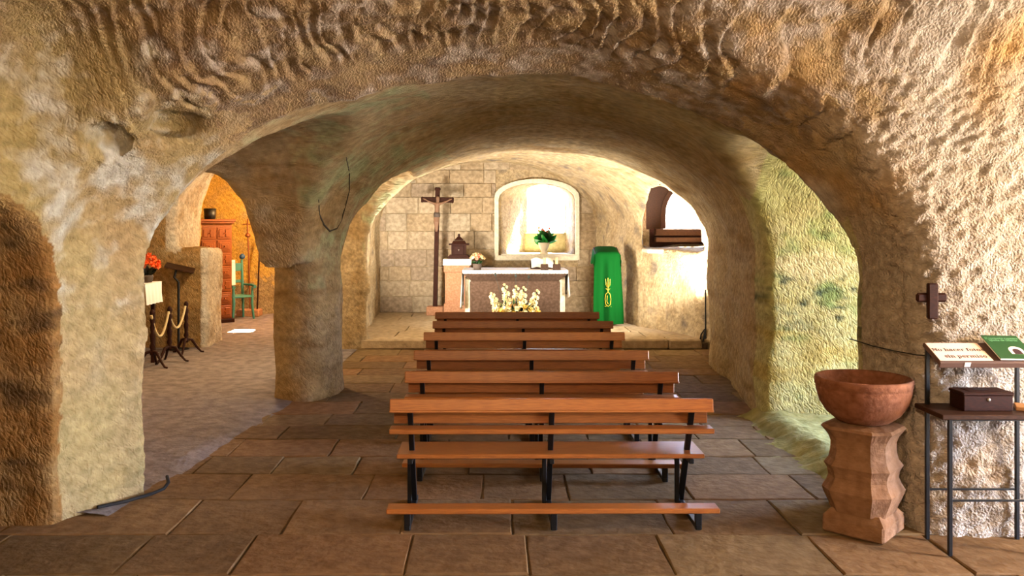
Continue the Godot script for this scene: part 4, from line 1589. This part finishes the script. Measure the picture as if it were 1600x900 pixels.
func build_ambo(FL: float):
	var d := FOC / 91.0
	var am := thing("lectern", "wooden lectern entirely hung with a long green cloth", "lectern", V(1.9, FL, d))
	var s := st()
	bbox(s, T(Vector3(0, 0.6, -0.06)), Vector3(0.30, 1.18, 0.22), 0.01)
	obj("column", done(s), M.dark_wood, am)
	s = st()
	bbox(s, T(Vector3(0.0, 1.262, -0.06), 0.3), Vector3(0.42, 0.025, 0.36), 0.005)
	obj("desk", done(s), M.dark_wood, am)
	s = st()
	bbox(s, T(Vector3(0.03, 1.31, -0.17), 0.3), Vector3(0.26, 0.018, 0.05), 0.004)
	obj("book_ledge", done(s), M.dark_wood, am)
	# cloth: over the desk, then down the front in folds
	var ac := thing("lectern_cloth", "long green liturgical cloth with gold embroidery hanging over the lectern", "cloth", V(1.9, FL, d))
	s = st()
	s.set_smooth_group(0)
	var nu := 40
	var nv := 34
	var grid := []
	for j in nv + 1:
		var v := float(j) / nv
		var row := []
		for i in nu + 1:
			var u := float(i) / nu * 2.0 - 1.0
			var p := Vector3.ZERO
			if v < 0.18:
				var t := v / 0.18
				p = Vector3(u * (0.215 + 0.012 * t), 1.345 - 0.10 * t - 0.05 * pow(absf(u), 6.0), -0.235 + 0.36 * t)
			else:
				var t := (v - 0.18) / 0.82
				var w := 0.232 + 0.028 * smoothstep(0.1, 0.9, t)
				var fold := (0.018 + 0.02 * t) * (sin(u * 5.6 + 0.7) + 0.5 * sin(u * 11.0 + 1.3)) * smoothstep(0.0, 0.25, t)
				p = Vector3(u * w + 0.015 * t, 1.245 - t * 1.215 - 0.05 * pow(absf(u), 6.0) * (1.0 - t), 0.135 + 0.05 * t + fold - 0.05 * pow(absf(u), 4.0))
			row.append(p)
		grid.append(row)
	for j in nv:
		for i in nu:
			quad(s, grid[j][i], grid[j][i + 1], grid[j + 1][i + 1], grid[j + 1][i])
			var b := Vector3(0, 0, -0.004)
			quad(s, grid[j + 1][i] + b, grid[j + 1][i + 1] + b, grid[j][i + 1] + b, grid[j][i] + b)
	obj("drape", done(s), M.green_cloth, ac)
	for sd in [-1.0, 1.0]:
		s = st()
		s.set_smooth_group(0)
		for k in 10:
			for m in 6:
				var pts := []
				for e in [[0, 0], [1, 0], [1, 1], [0, 1]]:
					var u := float(k + e[0]) / 10.0
					var v := float(m + e[1]) / 6.0
					pts.append(Vector3(sd * (0.215 + 0.03 * v + 0.012 * sin(u * 12.0) * v), lerpf(1.30, 1.215, u) - v * (0.2 + 0.04 * sin(u * 7.0)), lerpf(-0.235, 0.12, u)))
				quad(s, pts[0], pts[1], pts[2], pts[3])
		obj("side_fall", done(s), M.green_cloth, ac)
	# embroidery: leafy head over an oval
	var em := [
		[[-0.035, 0.80], [-0.03, 0.70], [-0.015, 0.66], [0.0, 0.72], [0.015, 0.66], [0.03, 0.70], [0.035, 0.80]],
		[[-0.04, 0.74], [0.04, 0.74]],
		[[0.0, 0.82], [0.0, 0.58]],
		[[-0.03, 0.64], [0.0, 0.60], [0.03, 0.64]],
		[[0.0, 0.58], [-0.035, 0.54], [-0.045, 0.46], [-0.035, 0.37], [0.0, 0.335], [0.035, 0.37], [0.045, 0.46], [0.035, 0.54], [0.0, 0.58]],
		[[-0.05, 0.335], [0.05, 0.335]],
		[[-0.012, 0.52], [-0.018, 0.42], [0.0, 0.38]]]
	var e := st()
	for line in em:
		var pts := []
		for q in line:
			# lay the thread on the drape
			var t: float = (1.245 - q[1]) / 1.215
			var w := 0.232 + 0.028 * smoothstep(0.1, 0.9, t)
			var u: float = (q[0] - 0.015 * t) / w
			var fold := (0.018 + 0.02 * t) * (sin(u * 5.6 + 0.7) + 0.5 * sin(u * 11.0 + 1.3)) * smoothstep(0.0, 0.25, t)
			pts.append(Vector3(q[0], q[1], 0.135 + 0.05 * t + fold + 0.004))
		tube(e, pts, 0.006, 6)
	obj("embroidery", done(e), M.gold, ac).set_meta("label", "gold embroidered emblem")
# ---------------------------------------------------------------- entrance room: font, stand, wall cross
func star_prism(s: SurfaceTool, prof: Array, half: float):
	# square section with broad faces and narrow cut corners
	for k in prof.size() - 1:
		for j in 8:
			var pts := []
			for e in [[k, j], [k, j + 1], [k + 1, j + 1], [k + 1, j]]:
				var c: int = e[1] / 2
				var a: float = PI * 0.5 * c + (-half if e[1] % 2 == 0 else half)
				var rr: float = prof[e[0]][0]
				pts.append(Vector3(cos(a) * rr, prof[e[0]][1], sin(a) * rr))
			quad(s, pts[0], pts[3], pts[2], pts[1])

func build_narthex_things():
	var ft := thing("baptismal_font", "round reddish stone baptismal font on a scalloped pedestal beside the right pier", "font", V(2.27, 0.0, 5.34), 0.04)
	var s := st()
	lathe(s, T(Vector3.ZERO), [[0.0, 0.66], [0.10, 0.662], [0.16, 0.685], [0.215, 0.73], [0.255, 0.79], [0.275, 0.86], [0.279, 0.885], [0.277, 0.893], [0.283, 0.9], [0.287, 0.93], [0.283, 0.945], [0.272, 0.95], [0.255, 0.945], [0.24, 0.915], [0.22, 0.85], [0.17, 0.79], [0.08, 0.765], [0.0, 0.76]], 56)
	obj("bowl", done(s), M.font_stone, ft)
	s = st()
	star_prism(s, [[0.19, 0.13], [0.205, 0.17], [0.235, 0.235], [0.245, 0.265], [0.222, 0.30], [0.205, 0.34], [0.212, 0.38], [0.232, 0.415], [0.205, 0.45], [0.193, 0.50], [0.192, 0.55], [0.205, 0.585], [0.232, 0.62], [0.25, 0.64], [0.235, 0.655], [0.15, 0.67], [0.0, 0.672]], 0.24)
	obj("shaft", done(s), M.font_foot, ft)
	s = st()
	bbox(s, T(Vector3(0, 0.05, 0), 0, PI / 4), Vector3(0.37, 0.10, 0.37), 0.012)
	lathe(s, T(Vector3.ZERO), [[0.258, 0.10], [0.205, 0.145], [0.0, 0.145]], 4, false)
	obj("plinth", done(s), M.font_foot, ft)
	# stand with two boards
	var sd := thing("leaflet_stand", "black iron stand with a dark shelf and sloping board against the rough wall", "stand", V(2.57, 0.0, 5.06))
	var dB := -0.13
	var dF := 0.13
	for q in [[0.02, dB, 1.17], [0.02, dF, 0.79], [0.56, dB, 1.17], [0.56, dF, 0.79]]:
		s = st()
		bbox(s, T(Vector3(q[0], q[2] * 0.5, q[1])), Vector3(0.022, q[2], 0.022), 0.002)
		obj("leg", done(s), M.iron, sd)
	for q in [[dB, 0.30], [dF, 0.315], [dB, 0.775], [dF, 0.775]]:
		s = st()
		bbox(s, T(Vector3(0.29, q[1], q[0])), Vector3(0.54, 0.012, 0.012), 0.002)
		obj("rail", done(s), M.iron, sd)
	for x in [0.02, 0.56]:
		s = st()
		bbox(s, T(Vector3(x, 0.775, 0)), Vector3(0.016, 0.016, 0.26), 0.002)
		obj("rail", done(s), M.iron, sd)
	s = st()
	bbox(s, T(Vector3(0.31, 0.796, 0.0)), Vector3(0.70, 0.028, 0.33), 0.004)
	obj("shelf", done(s), M.shelf_wood, sd)
	var bt := T(Vector3(0.33, 1.125, -0.05), 0.41)
	s = st()
	bbox(s, bt, Vector3(0.66, 0.026, 0.21), 0.004)
	bbox(s, bt * T(Vector3(0, -0.005, 0.11)), Vector3(0.66, 0.036, 0.014), 0.003)
	obj("sloping_board", done(s), M.grey_board, sd)
	s = st()
	bbox(s, bt * T(Vector3(-0.17, 0.0, 0.1185)), Vector3(0.035, 0.03, 0.002), 0.0005)
	obj("price_tag", done(s), M.paper_white, sd)
	var base := T(V(2.57, 0.0, 5.06)) * bt
	# notice
	var nt := thing("paper_notice", "cream paper notice lettered No hacer fotos sin permiso on the sloping board", "sign")
	nt.transform = base * T(Vector3(-0.166, 0.0145, 0.0), 0, 0.0)
	s = st()
	bbox(s, T(Vector3.ZERO), Vector3(0.31, 0.002, 0.195), 0.0005)
	obj("sheet", done(s), M.paper, nt)
	for q in [["No hacer fotos", 0.004, -0.02], ["sin permiso", 0.015, 0.052]]:
		var o := obj("lettering", text(q[0], 0.042, "Droid Serif", 800), M.print_brown, nt)
		o.transform = Transform3D(Basis(Vector3.RIGHT, -PI / 2), Vector3(q[1], 0.0016, q[2]))
	# booklet
	var bk := thing("green_booklet", "green booklet with a pale arch picture leaning on the sloping board", "booklet")
	bk.transform = base * T(Vector3(0.13, 0.032, -0.012), 0.06, 0.0, -0.02)
	s = st()
	bbox(s, T(Vector3(0, 0.0, 0)), Vector3(0.215, 0.008, 0.235), 0.001)
	obj("page_block", done(s), M.paper_white, bk)
	s = st()
	bbox(s, T(Vector3(-0.001, 0.006, -0.002)), Vector3(0.218, 0.003, 0.236), 0.001)
	var cv := obj("cover", done(s), M.book_green, bk)
	for q in [["El conjunto rupestre", -0.088], ["Iglesia de Olleros", -0.068]]:
		var o := obj("lettering", text(q[0], 0.022, "Droid Sans", 500), M.print_pale, cv)
		o.transform = Transform3D(Basis(Vector3.RIGHT, -PI / 2), Vector3(0.0, 0.0078, q[1]))
	for q in [[0.042, 0.075, 0.0077, M.paper], [0.024, 0.052, 0.0082, M.print_brown]]:
		s = st()
		prism(s, Transform3D(Basis(Vector3.RIGHT, -PI / 2), Vector3(0.025, q[2], 0.07)), arch_points(-q[0], q[0], 0.0, q[1] * 0.5, q[1] * 0.5, 10), 0.0008)
		obj("arch_print", done(s), q[3], cv)
	# money box
	var bx := thing("wooden_box", "dark wooden collection box with a small lock on the stand's shelf", "box", V(2.845, 0.811, 5.07))
	s = st()
	bbox(s, T(Vector3(0, 0.045, 0)), Vector3(0.285, 0.09, 0.16), 0.004)
	obj("body", done(s), M.dark_wood, bx)
	s = st()
	bbox(s, T(Vector3(0, 0.099, 0)), Vector3(0.295, 0.018, 0.17), 0.005)
	bbox(s, T(Vector3(0.0, 0.109, 0)), Vector3(0.19, 0.004, 0.09), 0.002)
	var ld := obj("lid", done(s), M.dark_wood, bx)
	s = st()
	bbox(s, T(Vector3(0, 0.112, 0)), Vector3(0.09, 0.003, 0.012), 0.001)
	obj("slot", done(s), M.black, ld)
	s = st()
	lathe(s, T(Vector3(0.0, 0.066, 0.08), PI / 2), [[0.011, 0.0], [0.011, 0.004], [0.006, 0.007], [0.0, 0.007]], 14)
	obj("lock", done(s), M.silver, bx)
	s = st()
	bbox(s, T(V(3.13, 0.8235, 5.02), 0, -0.45), Vector3(0.2, 0.024, 0.13), 0.003)
	tag(obj("tan_booklet", done(s), M.tan), "tan closed booklet at the right end of the stand's shelf", "booklet")
	# wooden wall cross
	var wc := thing("wall_cross", "small dark wooden cross fixed to the wall above the stand", "cross", V(2.62, 1.43, 5.20))
	s = st()
	bbox(s, T(Vector3(0, 0, 0.012)), Vector3(0.062, 0.215, 0.035), 0.008)
	obj("upright", done(s), M.dark_wood, wc)
	s = st()
	bbox(s, T(Vector3(0, 0.02, 0)), Vector3(0.185, 0.055, 0.03), 0.012)
	obj("crossbar", done(s), M.dark_wood, wc)
	# thin wire along the pier
	s = st()
	tube(s, [V(2.44, 1.10, 5.95), V(2.49, 1.085, 5.7), V(2.53, 1.088, 5.45), V(2.56, 1.095, 5.26), V(2.62, 1.10, 5.19)], 0.004, 6)
	tag(obj("wall_wire", done(s), M.iron), "thin dark wire stretched across the right pier above the font", "wire")
	# two unseen lamps added to fill the entrance room with light
	for q in [[V(4.7, 1.95, 4.2), "unseen warm glass hanging lamp added as fill on the right side of the entrance room"], [V(0.0, 2.65, 0.4), "unseen warm glass pendant lamp added as fill above the viewer"]]:
		var lp := thing("lamp", q[1], "lamp", q[0])
		s = st()
		lathe(s, T(Vector3.ZERO), [[0.0, -0.075], [0.05, -0.055], [0.075, 0.0], [0.05, 0.055], [0.0, 0.075]], 18)
		obj("bulb", done(s), M.bulb, lp)
		s = st()
		tube(s, [Vector3(0, 0.07, 0), Vector3(0, 3.19 - q[0].y, 0)], 0.008, 6)
		obj("cord", done(s), M.iron, lp)

func text(t: String, size: float, font: String, weight: int) -> TextMesh:
	var m := TextMesh.new()
	var f := SystemFont.new()
	f.font_names = PackedStringArray([font])
	f.font_weight = weight
	m.font = f
	m.text = t
	m.font_size = 64
	m.pixel_size = size / 64.0
	m.depth = 0.0006
	m.curve_step = 1.0
	m.horizontal_alignment = HORIZONTAL_ALIGNMENT_CENTER
	m.vertical_alignment = VERTICAL_ALIGNMENT_CENTER
	return m

# ---------------------------------------------------------------- aisle and rear room
func build_aisle_things():
	var r := RandomNumberGenerator.new()
	r.seed = 77
	# rope barrier
	var posts := [[238.0, 575.0, 120.0, "nearest turned dark wooden rope post, half hidden by the left pier"], [265.0, 566.0, 115.5, "middle turned dark wooden rope post with tripod feet"], [291.0, 553.0, 108.5, "farthest turned dark wooden rope post, beside the reading desk"]]
	var heads := []
	var prof := [[0.0, 0.16], [0.03, 0.165], [0.034, 0.2], [0.022, 0.23], [0.035, 0.27], [0.022, 0.32], [0.03, 0.38], [0.036, 0.42], [0.02, 0.46], [0.032, 0.52], [0.022, 0.57], [0.034, 0.62], [0.02, 0.66], [0.03, 0.69], [0.034, 0.72], [0.02, 0.75], [0.0, 0.76]]
	for k in 3:
		var q: Array = posts[k]
		var x: float = (q[0] - 775.0) / q[2]
		var d: float = FOC / q[2]
		var t := thing("rope_post", q[3], "rope post", V(x, 0.012, d), k * 0.5, "rope posts in the aisle")
		var s := st()
		lathe(s, T(Vector3.ZERO), prof, 14)
		obj("turned_post", done(s), M.dark_wood, t)
		for e in 3:
			var a := TAU * e / 3.0 + 0.4
			s = st()
			var u := Vector3(cos(a), 0, sin(a))
			tube(s, [u * 0.02 + Vector3.UP * 0.21, u * 0.08 + Vector3.UP * 0.2, u * 0.15 + Vector3.UP * 0.09, u * 0.21 + Vector3.UP * 0.02, u * 0.25 + Vector3.UP * 0.014], [0.022, 0.022, 0.017, 0.014, 0.012], 8)
			obj("foot", done(s), M.dark_wood, t)
		heads.append(V(x, 0.70, d))
	for k in 2:
		var s := st()
		var pts := []
		for e in 17:
			var u := e / 16.0
			var p: Vector3 = heads[k].lerp(heads[k + 1], u)
			p.y -= (0.30 if k == 0 else 0.26) * (1.0 - pow(2.0 * u - 1.0, 2.0))
			p += Vector3(0, 0, 0.035)
			pts.append(p)
		tube(s, pts, 0.016, 8)
		tag(obj("barrier_rope", done(s), M.rope), ["thick pale rope sagging between the nearest and middle posts", "thick pale rope sagging between the middle and farthest posts"][k], "rope", "barrier ropes")
	# iron reading desk
	var F := 105.0
	var rd := thing("reading_desk", "slim black iron reading desk with tilted wooden board in the aisle", "lectern", V((279.0 - 775.0) / F, 0.012, FOC / F), 0.25)
	var s := st()
	tube(s, [Vector3(0, 0, 0), Vector3(0, 1.0, 0), Vector3(-0.06, 1.08, 0), Vector3(-0.03, 1.2, 0)], 0.018, 8)
	obj("pole", done(s), M.iron, rd)
	s = st()
	lathe(s, T(Vector3.ZERO), [[0.0, 0.0], [0.15, 0.0], [0.15, 0.015], [0.03, 0.03], [0.0, 0.03]], 18)
	obj("base", done(s), M.iron, rd)
	s = st()
	bbox(s, T(Vector3(0.02, 1.215, 0), 0.15, 0, -0.24), Vector3(0.42, 0.025, 0.30), 0.004)
	obj("board", done(s), M.shelf_wood, rd)
	# side table with cloth and flowers
	F = 118.0
	var tx := -5.12
	var td := FOC / F
	var tb := thing("side_table", "wooden side table under a white cloth, mostly hidden by the left pier", "table", V(tx, 0.012, td))
	s = st()
	bbox(s, T(Vector3(0, 1.06, 0)), Vector3(1.12, 0.04, 0.5), 0.005)
	obj("table_top", done(s), M.dark_wood, tb)
	for e in [[-0.5, 0.2], [0.5, 0.2], [-0.5, -0.2], [0.5, -0.2]]:
		s = st()
		bbox(s, T(Vector3(e[0], 0.52, e[1])), Vector3(0.05, 1.04, 0.05), 0.004)
		obj("leg", done(s), M.dark_wood, tb)
	var tc := thing("side_table_cloth", "white cloth hanging over the corner of the aisle side table", "cloth", V(tx, 1.098, td))
	s = st()
	bbox(s, T(Vector3(0, 0.005, 0)), Vector3(1.18, 0.01, 0.56), 0.003)
	obj("sheet", done(s), M.white_cloth, tc)
	for q in [0, 1]:
		s = st()
		s.set_smooth_group(0)
		for k in 24:
			for m in 6:
				var pts := []
				for e in [[0, 0], [1, 0], [1, 1], [0, 1]]:
					var u := float(k + e[0]) / 24.0
					var v := float(m + e[1]) / 6.0
					var wv := 0.02 * v * sin(u * 30.0)
					if q == 0: pts.append(Vector3(lerpf(-0.58, 0.58, u), 0.005 - v * (0.22 + 0.10 * pow(u, 8.0)), 0.28 + wv + 0.02 * v))
					else: pts.append(Vector3(0.585 + wv + 0.02 * v, 0.005 - v * 0.27, lerpf(0.28, -0.28, u)))
				quad(s, pts[0], pts[1], pts[2], pts[3])
		obj("fall", done(s), M.white_cloth, tc)
	var fl := thing("orange_flowers", "bunch of orange flowers on the white-clothed side table", "flowers", V((230.0 - 775.0) / F, 1.11, td))
	s = st()
	lathe(s, T(Vector3.ZERO), [[0.0, 0.0], [0.06, 0.0], [0.08, 0.08], [0.07, 0.1], [0.0, 0.09]], 14)
	obj("pot", done(s), M.pot, fl)
	var bm := blossom_mesh(0.05, 6, 0.045)
	var lf := leaf_mesh(0.16, 0.06, 0.05)
	for k in 16:
		var a := k * 2.4
		put("leaf", lf, M.leaf_dark, fl, Vector3(0, 0.09, 0), Vector3(cos(a), 0.8, sin(a)), k)
	for k in 24:
		var a := k * 2.4
		var e := sqrt((k + 0.5) / 24.0)
		var dir := Vector3(cos(a) * e, 1.2 - e, sin(a) * e).normalized()
		put("blossom", bm, M.petal_orange if k % 5 != 4 else M.petal_pink, fl, Vector3(0, 0.17, 0) + dir * Vector3(0.13, 0.17, 0.13), dir, k, r.randf_range(0.8, 1.2))
	# carved cabinet of the rear room
	F = 82.0
	var cb := thing("carved_cabinet", "tall carved reddish wooden cabinet with panelled drawers in the rear room", "cabinet", V(-5.36, 0.012, 16.3), 0.75)
	s = st()
	bbox(s, T(Vector3(0, 0.98, -0.03)), Vector3(0.62, 1.8, 0.44), 0.008)
	obj("body", done(s), M.cabinet, cb)
	s = st()
	bbox(s, T(Vector3(0, 1.93, 0)), Vector3(0.72, 0.05, 0.54), 0.012)
	bbox(s, T(Vector3(0, 1.89, 0)), Vector3(0.67, 0.04, 0.50), 0.012)
	obj("cornice", done(s), M.cabinet, cb)
	s = st()
	bbox(s, T(Vector3(0, 0.04, 0)), Vector3(0.68, 0.08, 0.5), 0.01)
	obj("plinth", done(s), M.dark_wood, cb)
	for row in 7:
		for c in 2:
			var o := Node3D.new()
			o.name = "drawer"
			cb.add_child(o, true)
			o.position = Vector3(-0.15 + 0.3 * c, 0.22 + row * 0.245, 0.195)
			s = st()
			bbox(s, T(Vector3.ZERO), Vector3(0.275, 0.215, 0.02), 0.006)
			obj("front", done(s), M.cabinet, o)
			s = st()
			if row % 2 == 0:
				for e in [-0.065, 0.065]:
					bbox(s, T(Vector3(e, 0, 0.012)), Vector3(0.095, 0.15, 0.02), 0.012)
			else:
				bbox(s, T(Vector3(0, 0, 0.012)), Vector3(0.22, 0.15, 0.02), 0.012)
				bbox(s, T(Vector3(0, 0, 0.02)), Vector3(0.15, 0.09, 0.02), 0.01)
			obj("carved_panel", done(s), M.cabinet, o)
			s = st()
			lathe(s, T(Vector3(0, 0, 0.02), PI / 2), [[0.008, 0.0], [0.008, 0.015], [0.016, 0.02], [0.012, 0.03], [0.0, 0.032]], 10)
			obj("knob", done(s), M.brass, o)
	s = st()
	lathe(s, T(V(-5.38, 1.968, 16.25)), [[0.0, 0.0], [0.10, 0.0], [0.115, 0.2], [0.10, 0.2], [0.09, 0.02], [0.0, 0.02]], 22)
	tag(obj("dark_pot", done(s), M.navy), "dark navy pot standing on top of the carved cabinet", "pot")
	# cross and staff in a stone block
	F = 77.0
	s = st()
	bbox(s, T(V((390.0 - 775.0) / F, 0.075, FOC / F)), Vector3(0.46, 0.15, 0.30), 0.02)
	tag(obj("stone_block", done(s), M.pedestal), "low pink stone block on the rear room floor holding the cross", "stone block")
	var pc := thing("processional_cross", "thin wooden processional cross leaning upright against the ochre wall", "cross", V((391.0 - 775.0) / F, 0.15, FOC / F), 0.0)
	s = st()
	tube(s, [Vector3(0, 0, 0), Vector3(-0.06, 1.72, -0.02)], 0.016, 8)
	obj("shaft", done(s), M.cabinet, pc)
	s = st()
	bbox(s, T(Vector3(-0.06, 1.7, -0.02)), Vector3(0.024, 0.26, 0.02), 0.004)
	bbox(s, T(Vector3(-0.06, 1.72, -0.02)), Vector3(0.2, 0.024, 0.02), 0.004)
	lathe(s, T(Vector3(-0.055, 1.44, -0.015)), [[0.0, 0.0], [0.05, 0.03], [0.055, 0.06], [0.03, 0.1], [0.0, 0.11]], 12)
	obj("cross_head", done(s), M.cabinet, pc)
	s = st()
	tube(s, [V((402.0 - 775.0) / F, 0.15, FOC / F), V((401.0 - 775.0) / F, 1.6, FOC / F + 0.25)], 0.017, 8)
	tag(obj("staff", done(s), M.dark_wood), "plain dark staff leaning beside the thin processional cross", "staff")
	# teal chair with a white cloth
	F = 79.5
	var ch := thing("teal_chair", "old teal painted armchair beside the carved cabinet in the rear room", "chair", V((371.0 - 775.0) / F, 0.012, FOC / F + 0.05), 0.75)
	for e in [[-0.2, 0.2], [0.2, 0.2], [-0.2, -0.2], [0.2, -0.2]]:
		s = st()
		var h := 0.62 if e[1] > 0 else 1.15
		tube(s, [Vector3(e[0] * 1.1, 0, e[1] * 1.1), Vector3(e[0] * 0.95, h * 0.5, e[1]), Vector3(e[0], h, e[1] * (1.0 if e[1] > 0 else 1.25))], [0.022, 0.03, 0.024], 8)
		obj("leg", done(s), M.teal, ch)
	s = st()
	bbox(s, T(Vector3(0, 0.44, 0)), Vector3(0.46, 0.04, 0.44), 0.008)
	obj("seat", done(s), M.teal, ch)
	s = st()
	bbox(s, T(Vector3(0, 1.0, -0.245), -0.05), Vector3(0.42, 0.16, 0.03), 0.008)
	bbox(s, T(Vector3(0, 0.72, -0.23), -0.05), Vector3(0.42, 0.06, 0.03), 0.008)
	obj("backrest", done(s), M.teal, ch)
	for e in [-0.22, 0.22]:
		s = st()
		tube(s, [Vector3(e, 0.66, -0.22), Vector3(e, 0.66, 0.16), Vector3(e, 0.63, 0.27)], [0.02, 0.025, 0.035], 8)
		obj("armrest", done(s), M.teal, ch)
	s = st()
	lathe(s, T(Vector3(0.21, 1.15, -0.25)), [[0.0, 0.0], [0.05, 0.02], [0.06, 0.06], [0.04, 0.1], [0.0, 0.12]], 12)
	obj("finial", done(s), M.blue, ch)
	var wcl := thing("draped_cloth", "white cloth draped over the back of the teal armchair", "cloth", V((371.0 - 775.0) / F, 0.012, FOC / F + 0.05), 0.75)
	s = st()
	bbox(s, T(Vector3(-0.04, 0.90, -0.205), -0.05), Vector3(0.16, 0.5, 0.014), 0.005)
	bbox(s, T(Vector3(-0.04, 1.10, -0.245)), Vector3(0.16, 0.018, 0.09), 0.006)
	obj("cloth_fold", done(s), M.white_cloth, wcl)

func build_small_details():
	# cable at the foot of the left pier
	var s := st()
	tube(s, [V(-2.62, 0.03, 5.68), V(-2.5, 0.02, 5.83), V(-2.38, 0.025, 5.98), V(-2.33, 0.035, 6.06), V(-2.32, 0.06, 6.12), V(-2.36, 0.08, 6.2)], 0.012, 8)
	tag(obj("black_cable", done(s), M.black), "short black cable lying at the foot of the left pier", "cable")
	s = st()
	var lp := []
	for q in [[1098, 552], [1094, 535], [1097, 522], [1102, 514], [1101, 528], [1096, 545], [1100, 553]]:
		lp.append(surface_point(Vector3(0, CAM_H, 0), (P(q[0], q[1], 100.0) - Vector3(0, CAM_H, 0)).normalized()) + Vector3(-0.015, 0.0, 0.015))
	tube(s, lp, 0.012, 8)
	tag(obj("cable_loop", done(s), M.black), "loop of dark cable hanging low on the right wall by the altar step", "cable")
	# line cut into the pillar's upper face
	s = st()
	var ln := []
	for q in [[541, 246], [546, 270], [546, 298], [540, 322], [533, 345], [526, 357], [515, 361], [506, 351], [499, 335], [498, 312]]:
		ln.append(surface_point(Vector3(0, CAM_H, 0), (P(q[0], q[1], 140.0) - Vector3(0, CAM_H, 0)).normalized()))
	tube(s, ln, [0.004, 0.007, 0.005, 0.005, 0.008, 0.01, 0.011, 0.011, 0.008, 0.004], 6)
	var pl: Node = RK["wall_pillar"]
	obj("incised_line", done(s), M.soot, pl).set_meta("label", "dark loop-shaped line cut into the stone")
	# floodlights set behind the chancel piers
	for q in [[V(-2.08, 0.95, 13.5), "small floodlight fixed behind the left chancel pier"], [V(3.14, 0.95, 12.95), "small floodlight fixed behind the right chancel pier"]]:
		var fl := thing("floodlight", q[1], "lamp", q[0])
		s = st()
		lathe(s, T(Vector3.ZERO), [[0.0, -0.05], [0.035, -0.035], [0.05, 0.0], [0.035, 0.035], [0.0, 0.05]], 14)
		obj("bulb", done(s), M.bulb, fl)
		s = st()
		tube(s, [Vector3(0, -0.05, 0), Vector3(0, 0.16 - q[0].y, 0)], 0.012, 6)
		obj("stem", done(s), M.iron, fl)
	for q in [[V(-5.4, 2.5, 8.0), "hanging bulb of the aisle, hidden behind the left pier"], [V(-2.95, 2.4, 11.3), "hanging bulb added unseen behind the pillar, standing in for aisle daylight"], [V(-3.35, 2.6, 16.2), "hanging bulb of the ochre rear room"]]:
		var hb := thing("hanging_bulb", q[1], "lamp", q[0])
		s = st()
		lathe(s, T(Vector3.ZERO), [[0.0, -0.06], [0.04, -0.04], [0.05, 0.0], [0.025, 0.05], [0.0, 0.06]], 14)
		obj("bulb", done(s), M.bulb, hb)
		s = st()
		tube(s, [Vector3(0, 0.055, 0), Vector3(0, 3.1 - q[0].y, 0)], 0.006, 6)
		obj("cord", done(s), M.iron, hb)
